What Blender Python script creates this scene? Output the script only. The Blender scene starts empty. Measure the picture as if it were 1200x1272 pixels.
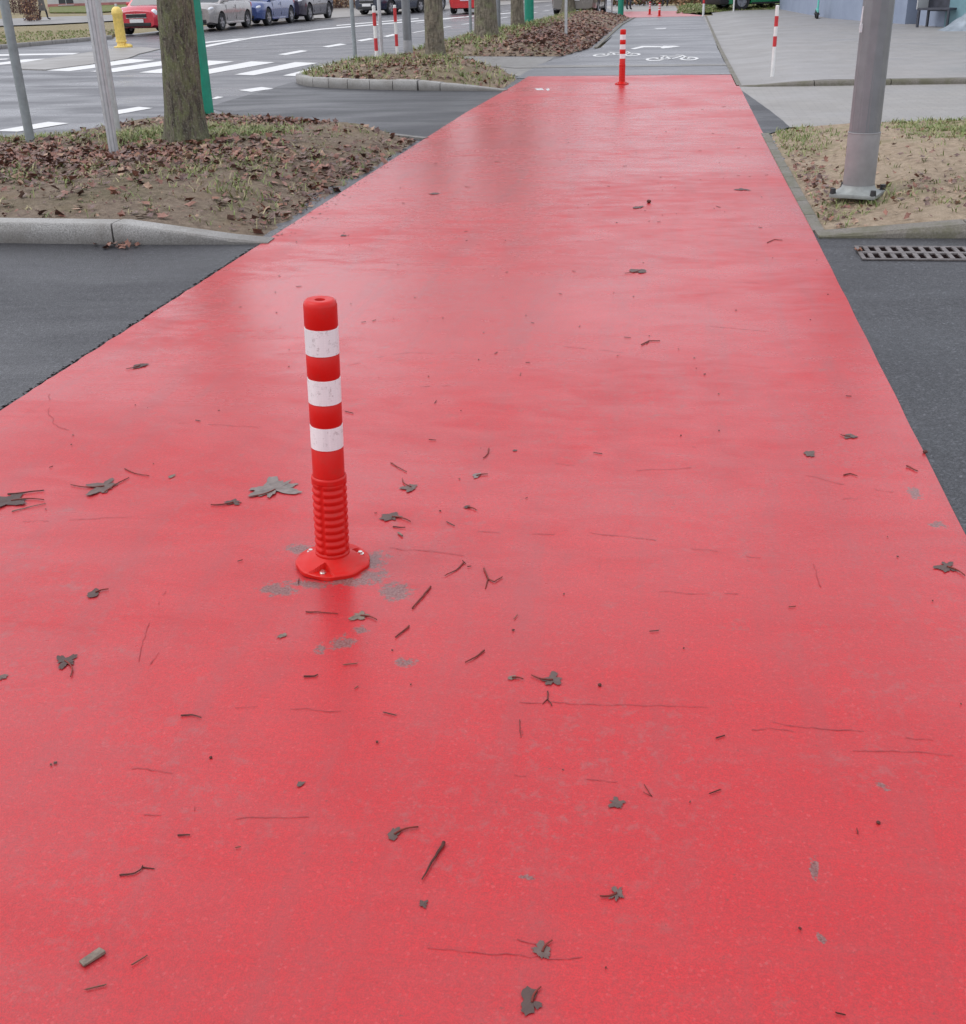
import bpy, bmesh, math, random
from mathutils import Vector, Matrix, noise
R = math.radians; PI = math.pi
random.seed(7)
SC = bpy.context.scene; COL = SC.collection

# ------------------------------------------------------------------ camera frame
F = 1400.0; PX, PY = 600.0, 636.0; H = 1.43
Dn = Vector((90, 2964, F)).normalized()
v_ = Vector((848-PX, -31-PY, F))
Yc = (v_-Dn*v_.dot(Dn)).normalized(); Zc = -Dn; Xc = Yc.cross(Zc)
def at(u, v, z=0.0):
    """where the sight line through a photo pixel meets the height z"""
    r = Vector((u-PX, v-PY, F)); t = (H-z)/r.dot(Dn)
    return Vector((r.dot(Xc)*t, r.dot(Yc)*t, z))
def xat(u, y, z=0.0):
    k = (u-PX)/F
    return -(y*(Yc[0]-k*Yc[2])+(z-H)*(Zc[0]-k*Zc[2]))/(Xc[0]-k*Xc[2])
def P2(*pts): return [at(*p).xy for p in pts]

# ------------------------------------------------------------------ tagging
def tag(o, label=None, cat=None, group=None, kind=None):
    if label: o['label'] = label
    if cat: o['category'] = cat
    if group: o['group'] = group
    if kind: o['kind'] = kind
    return o
def empty(name, loc, rz=0, rot=None):
    o = bpy.data.objects.new(name, None); COL.objects.link(o)
    o.location = loc; o.rotation_euler = rot if rot else (0, 0, rz); o.empty_display_size = .1
    return o
def link(name, bm, mats, parent=None, smooth=False, loc=None, recalc=True):
    if recalc: bmesh.ops.recalc_face_normals(bm, faces=bm.faces)
    me = bpy.data.meshes.new(name); bm.to_mesh(me); bm.free()
    if not isinstance(mats, (list, tuple)): mats = [mats]
    for m in mats: me.materials.append(m)
    if smooth:
        for p in me.polygons: p.use_smooth = True
        if smooth is not True:
            try: me.set_sharp_from_angle(angle=R(smooth))
            except Exception: pass
    o = bpy.data.objects.new(name, me); COL.objects.link(o)
    if parent: o.parent = parent
    if loc is not None: o.location = loc
    return o
def copy_tree(o, parent=None):
    c = o.copy(); COL.objects.link(c); c.parent = parent
    for ch in list(o.children): copy_tree(ch, c)
    return c

# ------------------------------------------------------------------ material helpers
class N:
    def __init__(s, name):
        s.m = bpy.data.materials.new(name); s.m.use_nodes = True
        s.t = s.m.node_tree; s.b = s.t.nodes['Principled BSDF']
        s.tc = s.t.nodes.new('ShaderNodeTexCoord').outputs['Object']
    def new(s, k, **kw):
        n = s.t.nodes.new(k)
        for a, b in kw.items(): setattr(n, a, b)
        return n
    def put(s, sock, v):
        if hasattr(v, 'is_output') or isinstance(v, bpy.types.NodeSocket): s.t.links.new(v, sock)
        else:
            if isinstance(v, (tuple, list)) and len(v) == 3 and len(sock.default_value) == 4: v = (*v, 1)
            sock.default_value = v
    def map(s, scale=(1, 1, 1), rot=(0, 0, 0), loc=(0, 0, 0), src=None):
        n = s.new('ShaderNodeMapping'); s.put(n.inputs[0], src or s.tc)
        n.inputs['Scale'].default_value = scale; n.inputs['Rotation'].default_value = rot; n.inputs['Location'].default_value = loc
        return n.outputs[0]
    def noise(s, scale, detail=4, rough=.55, dist=0, vec=None, col=False):
        n = s.new('ShaderNodeTexNoise'); s.put(n.inputs['Vector'], vec or s.tc)
        n.inputs['Scale'].default_value = scale; n.inputs['Detail'].default_value = detail
        n.inputs['Roughness'].default_value = rough; n.inputs['Distortion'].default_value = dist
        return n.outputs['Color' if col else 'Fac']
    def vor(s, scale, vec=None, feature='F1', out='Distance', rnd=1):
        n = s.new('ShaderNodeTexVoronoi', feature=feature); s.put(n.inputs['Vector'], vec or s.tc)
        n.inputs['Scale'].default_value = scale; n.inputs['Randomness'].default_value = rnd
        return n.outputs[out]
    def ramp(s, f, stops):
        n = s.new('ShaderNodeValToRGB'); s.put(n.inputs[0], f); e = n.color_ramp.elements
        for i, (p, c) in enumerate(stops):
            if isinstance(c, (int, float)): c = (c, c, c)
            x = e[i] if i < 2 else e.new(p)
            x.position = p; x.color = (*c, 1)
        return n.outputs[0]
    def mix(s, f, a, b, mode='MIX'):
        n = s.new('ShaderNodeMix', data_type='RGBA', blend_type=mode)
        s.put(n.inputs[0], f); s.put(n.inputs[6], a); s.put(n.inputs[7], b)
        return n.outputs[2]
    def math(s, op, a, b=0.0, clamp=False):
        n = s.new('ShaderNodeMath', operation=op, use_clamp=clamp); s.put(n.inputs[0], a); s.put(n.inputs[1], b)
        return n.outputs[0]
    def bump(s, h, strength=.3, dist=.002, base=None):
        n = s.new('ShaderNodeBump'); s.put(n.inputs['Height'], h)
        n.inputs['Strength'].default_value = strength; n.inputs['Distance'].default_value = dist
        if base is not None: s.put(n.inputs['Normal'], base)
        return n.outputs[0]
    def out(s, col=None, rough=None, normal=None, metal=None, **kw):
        if col is not None: s.put(s.b.inputs['Base Color'], col)
        if rough is not None: s.put(s.b.inputs['Roughness'], rough)
        if normal is not None: s.put(s.b.inputs['Normal'], normal)
        if metal is not None: s.put(s.b.inputs['Metallic'], metal)
        for k, v in kw.items(): s.put(s.b.inputs[k.replace('_', ' ')], v)
        return s.m

def simple(name, col, rough=.5, metal=0, var=.25, scale=8, bump=0, bscale=60, spec=.5):
    n = N(name)
    f = n.noise(scale, 5)
    a = tuple(c*(1-var) for c in col); b = tuple(min(1, c*(1+var)) for c in col)
    c = n.mix(n.ramp(f, [(.3, 0), (.7, 1)]), a, b)
    nm = n.bump(n.noise(bscale, 4), .5, bump) if bump else None
    r = n.ramp(n.noise(scale*2.3, 4), [(.3, max(0, rough*.8)), (.7, min(1, rough*1.2))])
    return n.out(c, r, nm, metal, Specular_IOR_Level=spec)

def gmask(n, pts):
    """0..1 blotches of the given radius at given ground places (wear marks with a shape of their own)"""
    acc = None
    wob = n.noise(9, 5, .7)
    wob2 = n.noise(45, 3, .7)
    for (x, y, rx, ry) in pts:
        m = n.map(scale=(1/rx, 1/ry, 0), loc=(-x/rx, -y/ry, 0))
        l = n.new('ShaderNodeVectorMath', operation='LENGTH'); n.put(l.inputs[0], m)
        d = n.math('SUBTRACT', 1.0, l.outputs['Value'])
        acc = d if acc is None else n.math('MAXIMUM', acc, d)
    fine = n.noise(170, 3, .8)
    w = n.math('ADD', acc, n.math('MULTIPLY', n.math('SUBTRACT', wob, .5), 1.7))
    w = n.math('ADD', w, n.math('MULTIPLY', n.math('SUBTRACT', wob2, .5), 2.2))
    w = n.math('ADD', w, n.math('MULTIPLY', n.math('SUBTRACT', fine, .5), 1.3))
    return n.ramp(w, [(.30, 0), (.50, 1)])

M = {}
def build_materials():
    # ---- red coating
    n = N('red_coating')
    big = n.noise(1.3, 4, .6)
    mid = n.noise(9, 6, .65)
    gran = n.math('ADD', n.math('MULTIPLY', n.noise(260, 3, .8), .6), n.math('MULTIPLY', n.noise(95, 4, .8), .4))
    pits = n.vor(330)
    c = n.mix(n.ramp(big, [(.3, 0), (.72, 1)]), (.53, .022, .028), (.63, .030, .036))
    c = n.mix(n.ramp(mid, [(.35, 0), (.75, .6)]), c, (.47, .040, .046))
    c = n.mix(n.ramp(gran, [(.43, 0), (.58, .68)]), c, (.29, .030, .034))
    c = n.mix(n.ramp(n.vor(210, out='Color'), [(.80, 0), (.97, .22)]), c, (.70, .16, .16))
    # brush / roller streaks across and dirty film
    st = n.noise(3.0, 5, .7, .6, vec=n.map(scale=(.55, 3.2, 1), rot=(0, 0, R(4))))
    c = n.mix(n.ramp(st, [(.50, 0), (.75, .28)]), c, (.36, .07, .072))
    ty = n.noise(2.2, 5, .7, .3, vec=n.map(scale=(3.2, .30, 1)))      # faint tyre tracks along the path
    c = n.mix(n.ramp(ty, [(.50, 0), (.66, .38)]), c, (.33, .055, .060))
    pk = n.math('MULTIPLY', n.ramp(n.noise(28, 5, .75, .4), [(.52, 0), (.66, .5)]), n.ramp(n.noise(1.7, 3, vec=n.map(loc=(7, 2, 0))), [(.42, 0), (.6, 1)]))
    c = n.mix(pk, c, (.34, .10, .10))
    # worn-through grey specks, sparse, clustered
    wf = n.math('MULTIPLY', n.ramp(n.noise(11, 6, .75), [(.58, 0), (.66, 1)]), n.ramp(n.noise(1.1, 3, .5, vec=n.map(loc=(3.1, .4, 0))), [(.47, 0), (.62, 1)]))
    c = n.mix(n.math('MULTIPLY', wf, .38), c, (.20, .13, .12))
    sp = n.math('MULTIPLY', n.ramp(n.noise(55, 3, .8), [(.66, 0), (.70, 1)]), .55)
    c = n.mix(sp, c, (.16, .05, .045))
    # scuffs where the coating was ground off round the bollard
    pts = []
    for (u, v, rx, ry) in ((466, 696, .055, .09), (462, 716, .06, .07), (345, 733, .085, .05), (385, 726, .09, .03), (430, 722, .11, .035), (490, 735, .06, .07),
                           (425, 797, .045, .045), (447, 782, .03, .03), (398, 806, .02, .03), (505, 822, .03, .03),
                           (1136, 612, .03, .07), (1166, 652, .04, .03), (1012, 1080, .010, .035), (1095, 975, .015, .02), (1020, 1165, .012, .02), (655, 1090, .02, .01),
                           (370, 682, .05, .04)):
        p = at(u, v); pts.append((p.x, p.y, rx, ry))
    wm = gmask(n, pts)
    c = n.mix(n.math('MULTIPLY', wm, .75), c, n.mix(n.ramp(n.noise(170, 3), [(.35, 0), (.65, 1)]), (.055, .042, .038), (.20, .165, .155)))
    # wet film: smooth where puddled, rougher where it has drained
    film = n.noise(.75, 5, .6, .8, vec=n.map(scale=(.5, 1.0, 1), loc=(.4, 2.2, 0)))
    film2 = n.noise(6, 5, .65, .5, vec=n.map(scale=(.6, 1.3, 1)))
    fm = n.math('ADD', n.math('MULTIPLY', film, .65), n.math('MULTIPLY', film2, .35))
    g0 = at(385, 370); g1 = at(640, 200)
    for (gx, gy, rx, ry, k_) in ((g0.x, g0.y, .75, 1.1, .22), (g1.x, g1.y+1, 1.6, 5, .12), (at(1000, 800).x, 1.8, 1.2, .9, -.16), (at(100, 600).x, 3.0, .8, .8, -.08)):
        l = n.new('ShaderNodeVectorMath', operation='LENGTH'); n.put(l.inputs[0], n.map(scale=(1/rx, 1/ry, 0), loc=(-gx/rx, -gy/ry, 0)))
        e = n.math('ADD', l.outputs['Value'], n.math('MULTIPLY', n.math('SUBTRACT', film2, .5), 2.0))
        fm = n.math('SUBTRACT', fm, n.math('MULTIPLY', n.ramp(e, [(.2, 1), (1.1, 0)]), k_))
    rg = n.ramp(fm, [(.36, .20), (.50, .29), (.62, .40)])
    sl_ = n.ramp(fm, [(.30, .70), (.48, .55), (.60, .36)])
    bp = n.math('ADD', n.math('MULTIPLY', gran, .5), n.math('MULTIPLY', pits, .5))
    nm = n.bump(n.noise(2.2, 4, .6, .5, vec=n.map(scale=(.7, 1.3, 1))), .14, .005)
    nm = n.bump(n.noise(14, 5, .7, .6, vec=n.map(scale=(.5, 1.8, 1))), .16, .002, nm)
    nm = n.bump(bp, .42, .0012, nm)
    M['red'] = n.out(c, rg, nm, IOR=1.5, Specular_IOR_Level=sl_)
    M['redfar'] = simple('sky_tinted_red_coating', (.47, .13, .135), .4, var=.2, scale=2)  # same red coating, its grazing sky reflection mixed into the colour as pink
    M['crack'] = simple('crack_line', (.33, .030, .036), .5, var=.3, scale=60)
    # ---- asphalts
    def asph(name, a, b, r0, r1, bs=230, bumpd=.0025, seams=False):
        n = N(name)
        g = n.noise(bs, 3, .75); g2 = n.vor(bs*.8, out='Color')
        c = n.mix(n.ramp(g, [(.35, 0), (.65, 1)]), a, b)
        c = n.mix(n.ramp(g2, [(.75, 0), (.95, .5)]), c, tuple(min(1, x*2.4) for x in b))
        c = n.mix(n.ramp(n.noise(1.2, 5, .6), [(.4, 0), (.7, .35)]), c, tuple(x*1.6 for x in a))
        w = n.noise(.5, 5, .6, .5, vec=n.map(scale=(.8, 2.2, 1)))
        rr = n.ramp(w, [(.38, r0), (.62, r1)])
        nm = n.bump(n.noise(1.6, 3), .4, .012)
        nm = n.bump(n.math('ADD', g, n.math('MULTIPLY', n.vor(bs*.9), .6)), .8, bumpd, nm)
        c = n.mix(n.ramp(n.noise(bs*.45, 2, .7), [(.40, .45), (.60, 0)]), c, tuple(x*.45 for x in a))
        return n.out(c, rr, nm, Specular_IOR_Level=.45)
    M['road'] = asph('road_asphalt', (.050, .050, .058), (.098, .096, .108), .24, .46, 120)
    M['drive'] = asph('driveway_asphalt', (.011, .012, .015), (.095, .096, .107), .32, .58, 130, .005)
    M['path'] = asph('path_asphalt', (.11, .11, .122), (.18, .18, .195), .26, .45, 160, .002)
    # ---- paving
    def pave(name, a, b, joint, sc=1.0, w=.2, h=.1):
        n = N(name)
        br = n.new('ShaderNodeTexBrick'); n.put(br.inputs['Vector'], n.tc)
        br.inputs['Scale'].default_value = sc; br.inputs['Brick Width'].default_value = w; br.inputs['Row Height'].default_value = h
        br.inputs['Mortar Size'].default_value = .004; br.inputs['Mortar Smooth'].default_value = .4
        n.put(br.inputs['Color1'], a); n.put(br.inputs['Color2'], b); n.put(br.inputs['Mortar'], joint)
        c = n.mix(n.ramp(n.noise(2.2, 6, .65), [(.35, 0), (.7, .5)]), br.outputs['Color'], tuple(x*.62 for x in a))
        c = n.mix(n.ramp(n.noise(150, 3, .7), [(.4, 0), (.65, .4)]), c, tuple(x*.6 for x in a))
        nm = n.bump(n.noise(170, 3), .5, .002)
        return n.out(c, n.ramp(n.noise(.8, 4), [(.35, .42), (.65, .7)]), nm)
    M['plaza'] = pave('plaza_paving', (.33, .315, .305), (.29, .28, .27), (.20, .19, .18), 1, .6, .3)
    M['strip'] = pave('driveway_paving', (.34, .325, .305), (.30, .285, .27), (.17, .165, .16), 1, .2, .1)
    M['slab'] = pave('sidewalk_slabs', (.26, .25, .235), (.23, .22, .21), (.14, .13, .12), 1, .5, .5)
    # ---- concrete / granite kerb
    n = N('kerb_concrete')
    c = n.mix(n.ramp(n.noise(130, 3, .8), [(.38, 0), (.62, 1)]), (.20, .195, .185), (.46, .45, .43))
    c = n.mix(n.ramp(n.noise(3, 6, .7), [(.45, 0), (.7, .55)]), c, (.17, .15, .125))
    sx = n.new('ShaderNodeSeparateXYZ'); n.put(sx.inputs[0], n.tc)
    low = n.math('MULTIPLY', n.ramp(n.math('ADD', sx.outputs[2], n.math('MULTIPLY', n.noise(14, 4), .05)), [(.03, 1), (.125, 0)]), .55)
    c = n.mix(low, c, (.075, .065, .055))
    M['kerb'] = n.out(c, .6, n.bump(n.noise(160, 3), .6, .003))
    n = N('kerb_mossy')
    c = n.mix(n.ramp(n.noise(90, 3, .8), [(.38, 0), (.62, 1)]), (.12, .108, .09), (.22, .20, .17))
    c = n.mix(n.ramp(n.noise(4, 6, .7), [(.45, 0), (.6, .7)]), c, (.10, .098, .05))
    M['kerbd'] = n.out(c, .65, n.bump(n.noise(120, 3), .6, .003))
    # ---- soil
    def soil(name, a, b, g, gamt, dry=(.30, .22, .14)):
        n = N(name)
        c = n.mix(n.ramp(n.noise(18, 6, .7), [(.35, 0), (.65, 1)]), a, b)
        c = n.mix(n.ramp(n.noise(1.1, 4, .6), [(.52, 0), (.66, gamt)]), c, g)
        c = n.mix(n.ramp(n.noise(2.0, 5, .6, vec=n.map(loc=(5, 1, 0))), [(.5, 0), (.66, .6)]), c, dry)
        c = n.mix(n.ramp(n.noise(160, 3, .8), [(.5, 0), (.7, .5)]), c, (.05, .035, .025))
        nm = n.bump(n.noise(30, 8, .8), 1.0, .035)
        return n.out(c, .85, nm, Specular_IOR_Level=.3)
    M['soil'] = soil('island_soil', (.19, .14, .10), (.36, .28, .21), (.13, .14, .045), .35)
    M['sand'] = soil('sandy_soil', (.36, .27, .185), (.60, .47, .34), (.19, .22, .07), .45, (.56, .45, .33))
    M['lawn'] = soil('lawn_ground', (.10, .13, .035), (.17, .20, .06), (.10, .16, .03), .5)
    M['verge'] = soil('verge_ground', (.22, .19, .10), (.34, .28, .17), (.15, .17, .06), .5)
    # ---- leaves and grass
    for i, c in enumerate([(.17, .070, .048), (.26, .12, .085), (.095, .045, .036), (.33, .21, .14), (.17, .105, .085), (.23, .10, .06)]):
        M['lf%d' % i] = simple('fallen_leaf_brown', c, .5, var=.35, scale=25)
    for i, c in enumerate([(.15, .21, .055), (.23, .26, .09), (.34, .30, .16)]):
        M['gr%d' % i] = simple('grass_blade', c, .6, var=.3, scale=6)
    n = N('wet_leaf')
    oi = n.new('ShaderNodeObjectInfo').outputs['Random']
    c = n.mix(oi, (.085, .052, .046), (.155, .105, .092))
    c = n.mix(n.ramp(n.noise(40, 4), [(.4, 0), (.7, .6)]), c, (.075, .050, .045))
    M['leaf'] = n.out(c, .55, Specular_IOR_Level=.3, normal=n.bump(n.noise(90, 3), .5, .002))
    M['leafp'] = simple('pale_wet_leaf', (.17, .135, .12), .35, var=.3, scale=40, bump=.001)
    M['twig'] = simple('wet_twig', (.17, .030, .022), .5, var=.4, scale=40, spec=.25)
    M['twigd'] = simple('dark_twig', (.085, .026, .020), .5, var=.4, scale=40, spec=.25)
    M['chip'] = simple('bark_chip', (.17, .13, .10), .6, var=.4, scale=80, bump=.002)
    # ---- bark
    n = N('mossy_bark')
    v = n.map(scale=(9, 9, 1.7))
    ridg = n.noise(3.2, 6, .7, .8, vec=v)
    c = n.mix(n.ramp(ridg, [(.36, 0), (.60, 1)]), (.035, .029, .022), (.25, .21, .16))
    c = n.mix(n.math('MULTIPLY', n.ramp(n.noise(16, 6, .75, .5, vec=n.map(scale=(1, 1, .35))), [(.46, 0), (.56, 1)]), n.ramp(n.noise(1.8, 4, vec=n.map(loc=(0, 0, 1))), [(.36, .25), (.6, 1)])), c, (.24, .26, .12))
    c = n.mix(n.ramp(n.noise(60, 4, .8), [(.53, 0), (.62, .75)]), c, (.38, .39, .29))
    gm = n.new('ShaderNodeSeparateXYZ'); n.put(gm.inputs[0], n.new('ShaderNodeNewGeometry').outputs['Normal'])
    side = n.math('MULTIPLY', n.ramp(n.math('ADD', gm.outputs[0], n.math('MULTIPLY', n.noise(3, 4), .2)), [(1.06, 0), (1.1, 1)]), .6)
    c = n.mix(side, c, (.30, .17, .05))
    M['bark'] = n.out(c, .8, n.bump(n.noise(30, 5, .8, 1, vec=n.map(scale=(1, 1, .4))), .9, .02, n.bump(ridg, 1, .09)))
    n = N('grey_bark')
    c = n.mix(n.ramp(n.noise(3, 6, .7, .5, vec=v if False else n.map(scale=(8, 8, 1.6))), [(.36, 0), (.62, 1)]), (.07, .06, .045), (.22, .19, .14))
    c = n.mix(n.ramp(n.noise(4, 5), [(.5, 0), (.65, .55)]), c, (.17, .19, .09))
    M['bark2'] = n.out(c, .8, n.bump(n.noise(14, 5), 1, .04))
    M['branch'] = simple('bare_branch', (.11, .09, .07), .8, var=.3)
    # ---- plastics, metals, paints
    n = N('red_plastic')
    c = n.mix(n.ramp(n.noise(20, 5, .7), [(.52, 0), (.74, .5)]), (.58, .008, .005), (.40, .035, .025))
    M['rplastic'] = n.out(c, n.ramp(n.noise(30, 4), [(.3, .30), (.7, .5)]), n.bump(n.noise(60, 3), .15, .002), Specular_IOR_Level=.35)
    n = N('reflective_film')
    ht = n.vor(160, rnd=.0)
    c = n.mix(n.ramp(ht, [(.3, 0), (.55, .12)]), (.80, .83, .83), (.5, .52, .53))
    c = n.mix(n.ramp(n.noise(55, 4, .8), [(.56, 0), (.68, .6)]), c, (.33, .32, .31))
    c = n.mix(n.ramp(n.noise(24, 3, .5, vec=n.map(scale=(1, 1, .12))), [(.45, 0), (.68, .4)]), c, (.50, .52, .54))
    M['film'] = n.out(c, .35)
    M['white'] = simple('white_paint', (.74, .74, .72), .45, var=.1, scale=12)
    M['redp'] = simple('red_paint', (.52, .03, .035), .4, var=.2, scale=12)
    n = N('road_marking')
    c = n.mix(n.ramp(n.noise(14, 6, .75), [(.54, 0), (.68, .5)]), (.70, .70, .69), (.26, .26, .27))
    M['mark'] = n.out(c, .5, n.bump(n.noise(150, 3), .4, .002))
    n = N('road_marking_worn')
    c = n.mix(n.ramp(n.noise(26, 6, .8), [(.47, 0), (.60, .8)]), (.66, .66, .66), (.19, .19, .2))
    M['markw'] = n.out(c, .5)
    M['bolt'] = simple('bolt_steel', (.72, .70, .66), .28, 1, var=.1)
    M['hole'] = simple('dark_hole', (.012, .008, .008), .9, spec=0)
    M['galv'] = simple('galvanised_steel', (.50, .51, .52), .42, .55, var=.12, scale=20)
    M['galvd'] = simple('weathered_grey_pole', (.27, .30, .31), .45, .4, var=.15, scale=14)
    M['lamp'] = simple('lamp_pole_metal', (.20, .21, .22), .36, .25, var=.12, scale=7)
    M['lampl'] = simple('lamp_pole_sleeve', (.29, .29, .295), .55, .2, var=.12, scale=9)
    M['baseplate'] = simple('pole_base_paint', (.27, .285, .275), .6, .1, var=.2, scale=18)
    M['green'] = simple('green_paint', (.006, .24, .155), .4, var=.15, scale=10)
    M['yellow'] = simple('yellow_paint', (.82, .60, .16), .4, var=.15, scale=14)
    M['iron'] = simple('cast_iron', (.17, .15, .145), .5, .35, var=.4, scale=30, bump=.002)
    M['black'] = simple('black_plastic', (.018, .018, .02), .5)
    M['tyre'] = simple('tyre_rubber', (.02, .02, .022), .75)
    M['rim'] = simple('alloy_rim', (.38, .38, .40), .35, .6)
    M['glass'] = simple('car_glass', (.035, .05, .06), .06, 0, var=.3, scale=2, spec=.8)
    M['lamp_glass'] = simple('headlight_glass', (.72, .74, .78), .1, 0, var=.2, scale=20)
    M['redlamp'] = simple('tail_light', (.5, .02, .02), .2)
    M['plate'] = simple('licence_plate_white', (.72, .72, .72), .4, var=.05)
    M['chrome'] = simple('chrome_trim', (.7, .7, .72), .15, 1)
    for k, c in dict(cred=(.52, .02, .045), csilver=(.34, .32, .31), cblue=(.05, .085, .25), cdark=(.06, .052, .075), cnavy=(.02, .03, .06),
                     cwhite=(.72, .72, .72), cred2=(.62, .015, .02), cbrown=(.20, .18, .16), cgreen=(.01, .26, .10), cgrey=(.16, .18, .21)).items():
        m = simple('car_paint', c, .25, .1, var=.08, scale=3, spec=.6)
        m.node_tree.nodes['Principled BSDF'].inputs['Coat Weight'].default_value = .8
        M[k] = m
    n = N('blue_render')
    c = n.mix(n.ramp(n.noise(1.2, 6, .65), [(.35, 0), (.7, 1)]), (.24, .285, .38), (.31, .36, .46))
    c = n.mix(n.ramp(n.noise(5, 5, .7), [(.58, 0), (.75, .4)]), c, (.20, .23, .30))
    M['blue'] = n.out(c, .75, n.bump(n.noise(120, 3), .4, .003))
    M['teal'] = simple('teal_render', (.17, .30, .34), .7, var=.2, scale=2)
    M['wallw'] = simple('pale_wall', (.50, .50, .50), .75, var=.12, scale=1.5)
    M['wallr'] = simple('red_wall_base', (.38, .16, .15), .7, var=.2, scale=2)
    M['wallt'] = simple('tan_wall', (.42, .33, .24), .8, var=.2, scale=1.5)
    M['roof'] = simple('roof_tiles', (.20, .09, .06), .8, var=.3, scale=5)
    M['dglass'] = simple('dark_window', (.03, .035, .045), .1, spec=.7)
    M['dooor'] = simple('dark_blue_door', (.045, .07, .12), .5, var=.15)
    M['bench'] = simple('bench_wood_dark', (.055, .058, .075), .6, var=.3, scale=9)
    M['tarp'] = simple('grey_tarp', (.25, .29, .33), .5, var=.3, scale=6)
    M['mint'] = simple('mint_paint', (.12, .50, .42), .4, var=.1)
    M['bush'] = simple('bare_bush', (.11, .055, .055), .8, var=.4, scale=6)
    M['hedgel'] = simple('autumn_hedge_leaf', (.38, .22, .12), .7, var=.4, scale=3)
    M['hedgeg'] = simple('hedge_leaf', (.13, .14, .06), .7, var=.4, scale=3)
    M['skin'] = simple('skin', (.55, .33, .25), .5, var=.08)
    M['coat'] = simple('dark_coat', (.04, .042, .055), .8, var=.3)
    M['coat2'] = simple('grey_coat', (.15, .14, .13), .85, var=.3)
    M['trous'] = simple('dark_trousers', (.022, .024, .035), .8, var=.3)
    M['tag'] = simple('white_paper_tag', (.75, .75, .76), .6, var=.1)
build_materials()

# ------------------------------------------------------------------ shape helpers
def poly_sheet(name, pts, z, mat, jitter=0, step=.25, thick=0):
    """flat sheet, outline subdivided and slightly irregular"""
    out = []
    n = len(pts)
    for i in range(n):
        a = Vector(pts[i][:2]); b = Vector(pts[(i+1) % n][:2]); L = (b-a).length
        k = max(1, int(L/step)) if jitter else 1
        d = (b-a).normalized() if L else Vector((1, 0)); nn = Vector((-d.y, d.x))
        for j in range(k):
            p = a+(b-a)*j/k
            if jitter: p = p+nn*(noise.noise(Vector((p.x*2.1, p.y*2.1, 3)))*jitter+noise.noise(Vector((p.x*14, p.y*14, 9)))*jitter*.5)
            out.append(p)
    bm = bmesh.new()
    vs = [bm.verts.new((p.x, p.y, z)) for p in out]
    f = bm.faces.new(vs)
    f.normal_update()
    if f.normal.z < 0: f.normal_flip()
    if thick:
        vb = [bm.verts.new((p.x, p.y, z-thick)) for p in out]
        m = len(vs)
        for i in range(m): bm.faces.new((vs[i], vs[(i+1) % m], vb[(i+1) % m], vb[i]))
    bmesh.ops.triangulate(bm, faces=[f])
    o = link(name, bm, mat, recalc=not thick)
    return o
def add_box(bm, c, s, rz=0, mi=0, bevel=0):
    g = bmesh.ops.create_cube(bm, size=1)['verts']
    bmesh.ops.scale(bm, vec=s, verts=g)
    fs = {f for v in g for f in v.link_faces}
    if bevel:
        es = {e for v in g for e in v.link_edges}
        r = bmesh.ops.bevel(bm, geom=list(es), offset=bevel, segments=2, affect='EDGES', profile=.6)
        g = list({v for f in r['faces'] for v in f.verts} | {v for f in bm.faces if f in fs for v in f.verts})
        fs = {f for v in g for f in v.link_faces}
    bmesh.ops.rotate(bm, cent=(0, 0, 0), matrix=Matrix.Rotation(rz, 3, 'Z'), verts=g)
    bmesh.ops.translate(bm, vec=c, verts=g)
    for f in fs: f.material_index = mi
    return g
def add_tube(bm, pts, rad, seg=10, cap=True, mi=0):
    pts = [Vector(p) for p in pts]
    if not isinstance(rad, (list, tuple)): rad = [rad]*len(pts)
    rings = []; ref = None
    for i, p in enumerate(pts):
        d = (pts[min(i+1, len(pts)-1)]-pts[max(i-1, 0)]).normalized()
        if ref is None:
            ref = Vector((1, 0, 0)) if abs(d.x) < .9 else Vector((0, 1, 0))
        a = (ref-d*ref.dot(d)).normalized(); b = d.cross(a); ref = a
        rings.append([bm.verts.new(p+(a*math.cos(t)+b*math.sin(t))*rad[i]) for t in [2*PI*k/seg for k in range(seg)]])
    for i in range(len(rings)-1):
        for k in range(seg):
            f = bm.faces.new((rings[i][k], rings[i][(k+1) % seg], rings[i+1][(k+1) % seg], rings[i+1][k])); f.material_index = mi
    if cap:
        for r in (rings[0][::-1], rings[-1]):
            f = bm.faces.new(r); f.material_index = mi
    return rings
def add_lathe(bm, prof, seg=32, fn=None, mi=0, cap=True):
    rings = []
    for (r, z) in prof:
        ring = []
        for k in range(seg):
            t = 2*PI*k/seg
            rr, zz = fn(r, z, t) if fn else (r, z)
            ring.append(bm.verts.new((rr*math.cos(t), rr*math.sin(t), zz)))
        rings.append(ring)
    for i in range(len(rings)-1):
        for k in range(seg):
            f = bm.faces.new((rings[i][k], rings[i][(k+1) % seg], rings[i+1][(k+1) % seg], rings[i+1][k])); f.material_index = mi
    if cap:
        bm.faces.new(rings[0][::-1]); bm.faces.new(rings[-1])
    return rings

# ------------------------------------------------------------------ world, sun, camera
w = bpy.data.worlds.new("World"); SC.world = w; w.use_nodes = True
nt = w.node_tree; bg = nt.nodes['Background']
sky = nt.nodes.new('ShaderNodeTexSky'); sky.sky_type = 'NISHITA'; sky.sun_disc = False
SUN_EL, SUN_ROT = R(55), R(-100)
sky.sun_elevation = SUN_EL; sky.sun_rotation = SUN_ROT
sky.air_density = 1.0; sky.dust_density = 4.0; sky.ozone_density = 1.0
hs = nt.nodes.new('ShaderNodeHueSaturation'); hs.inputs['Saturation'].default_value = .38
nt.links.new(sky.outputs[0], hs.inputs['Color'])
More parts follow.
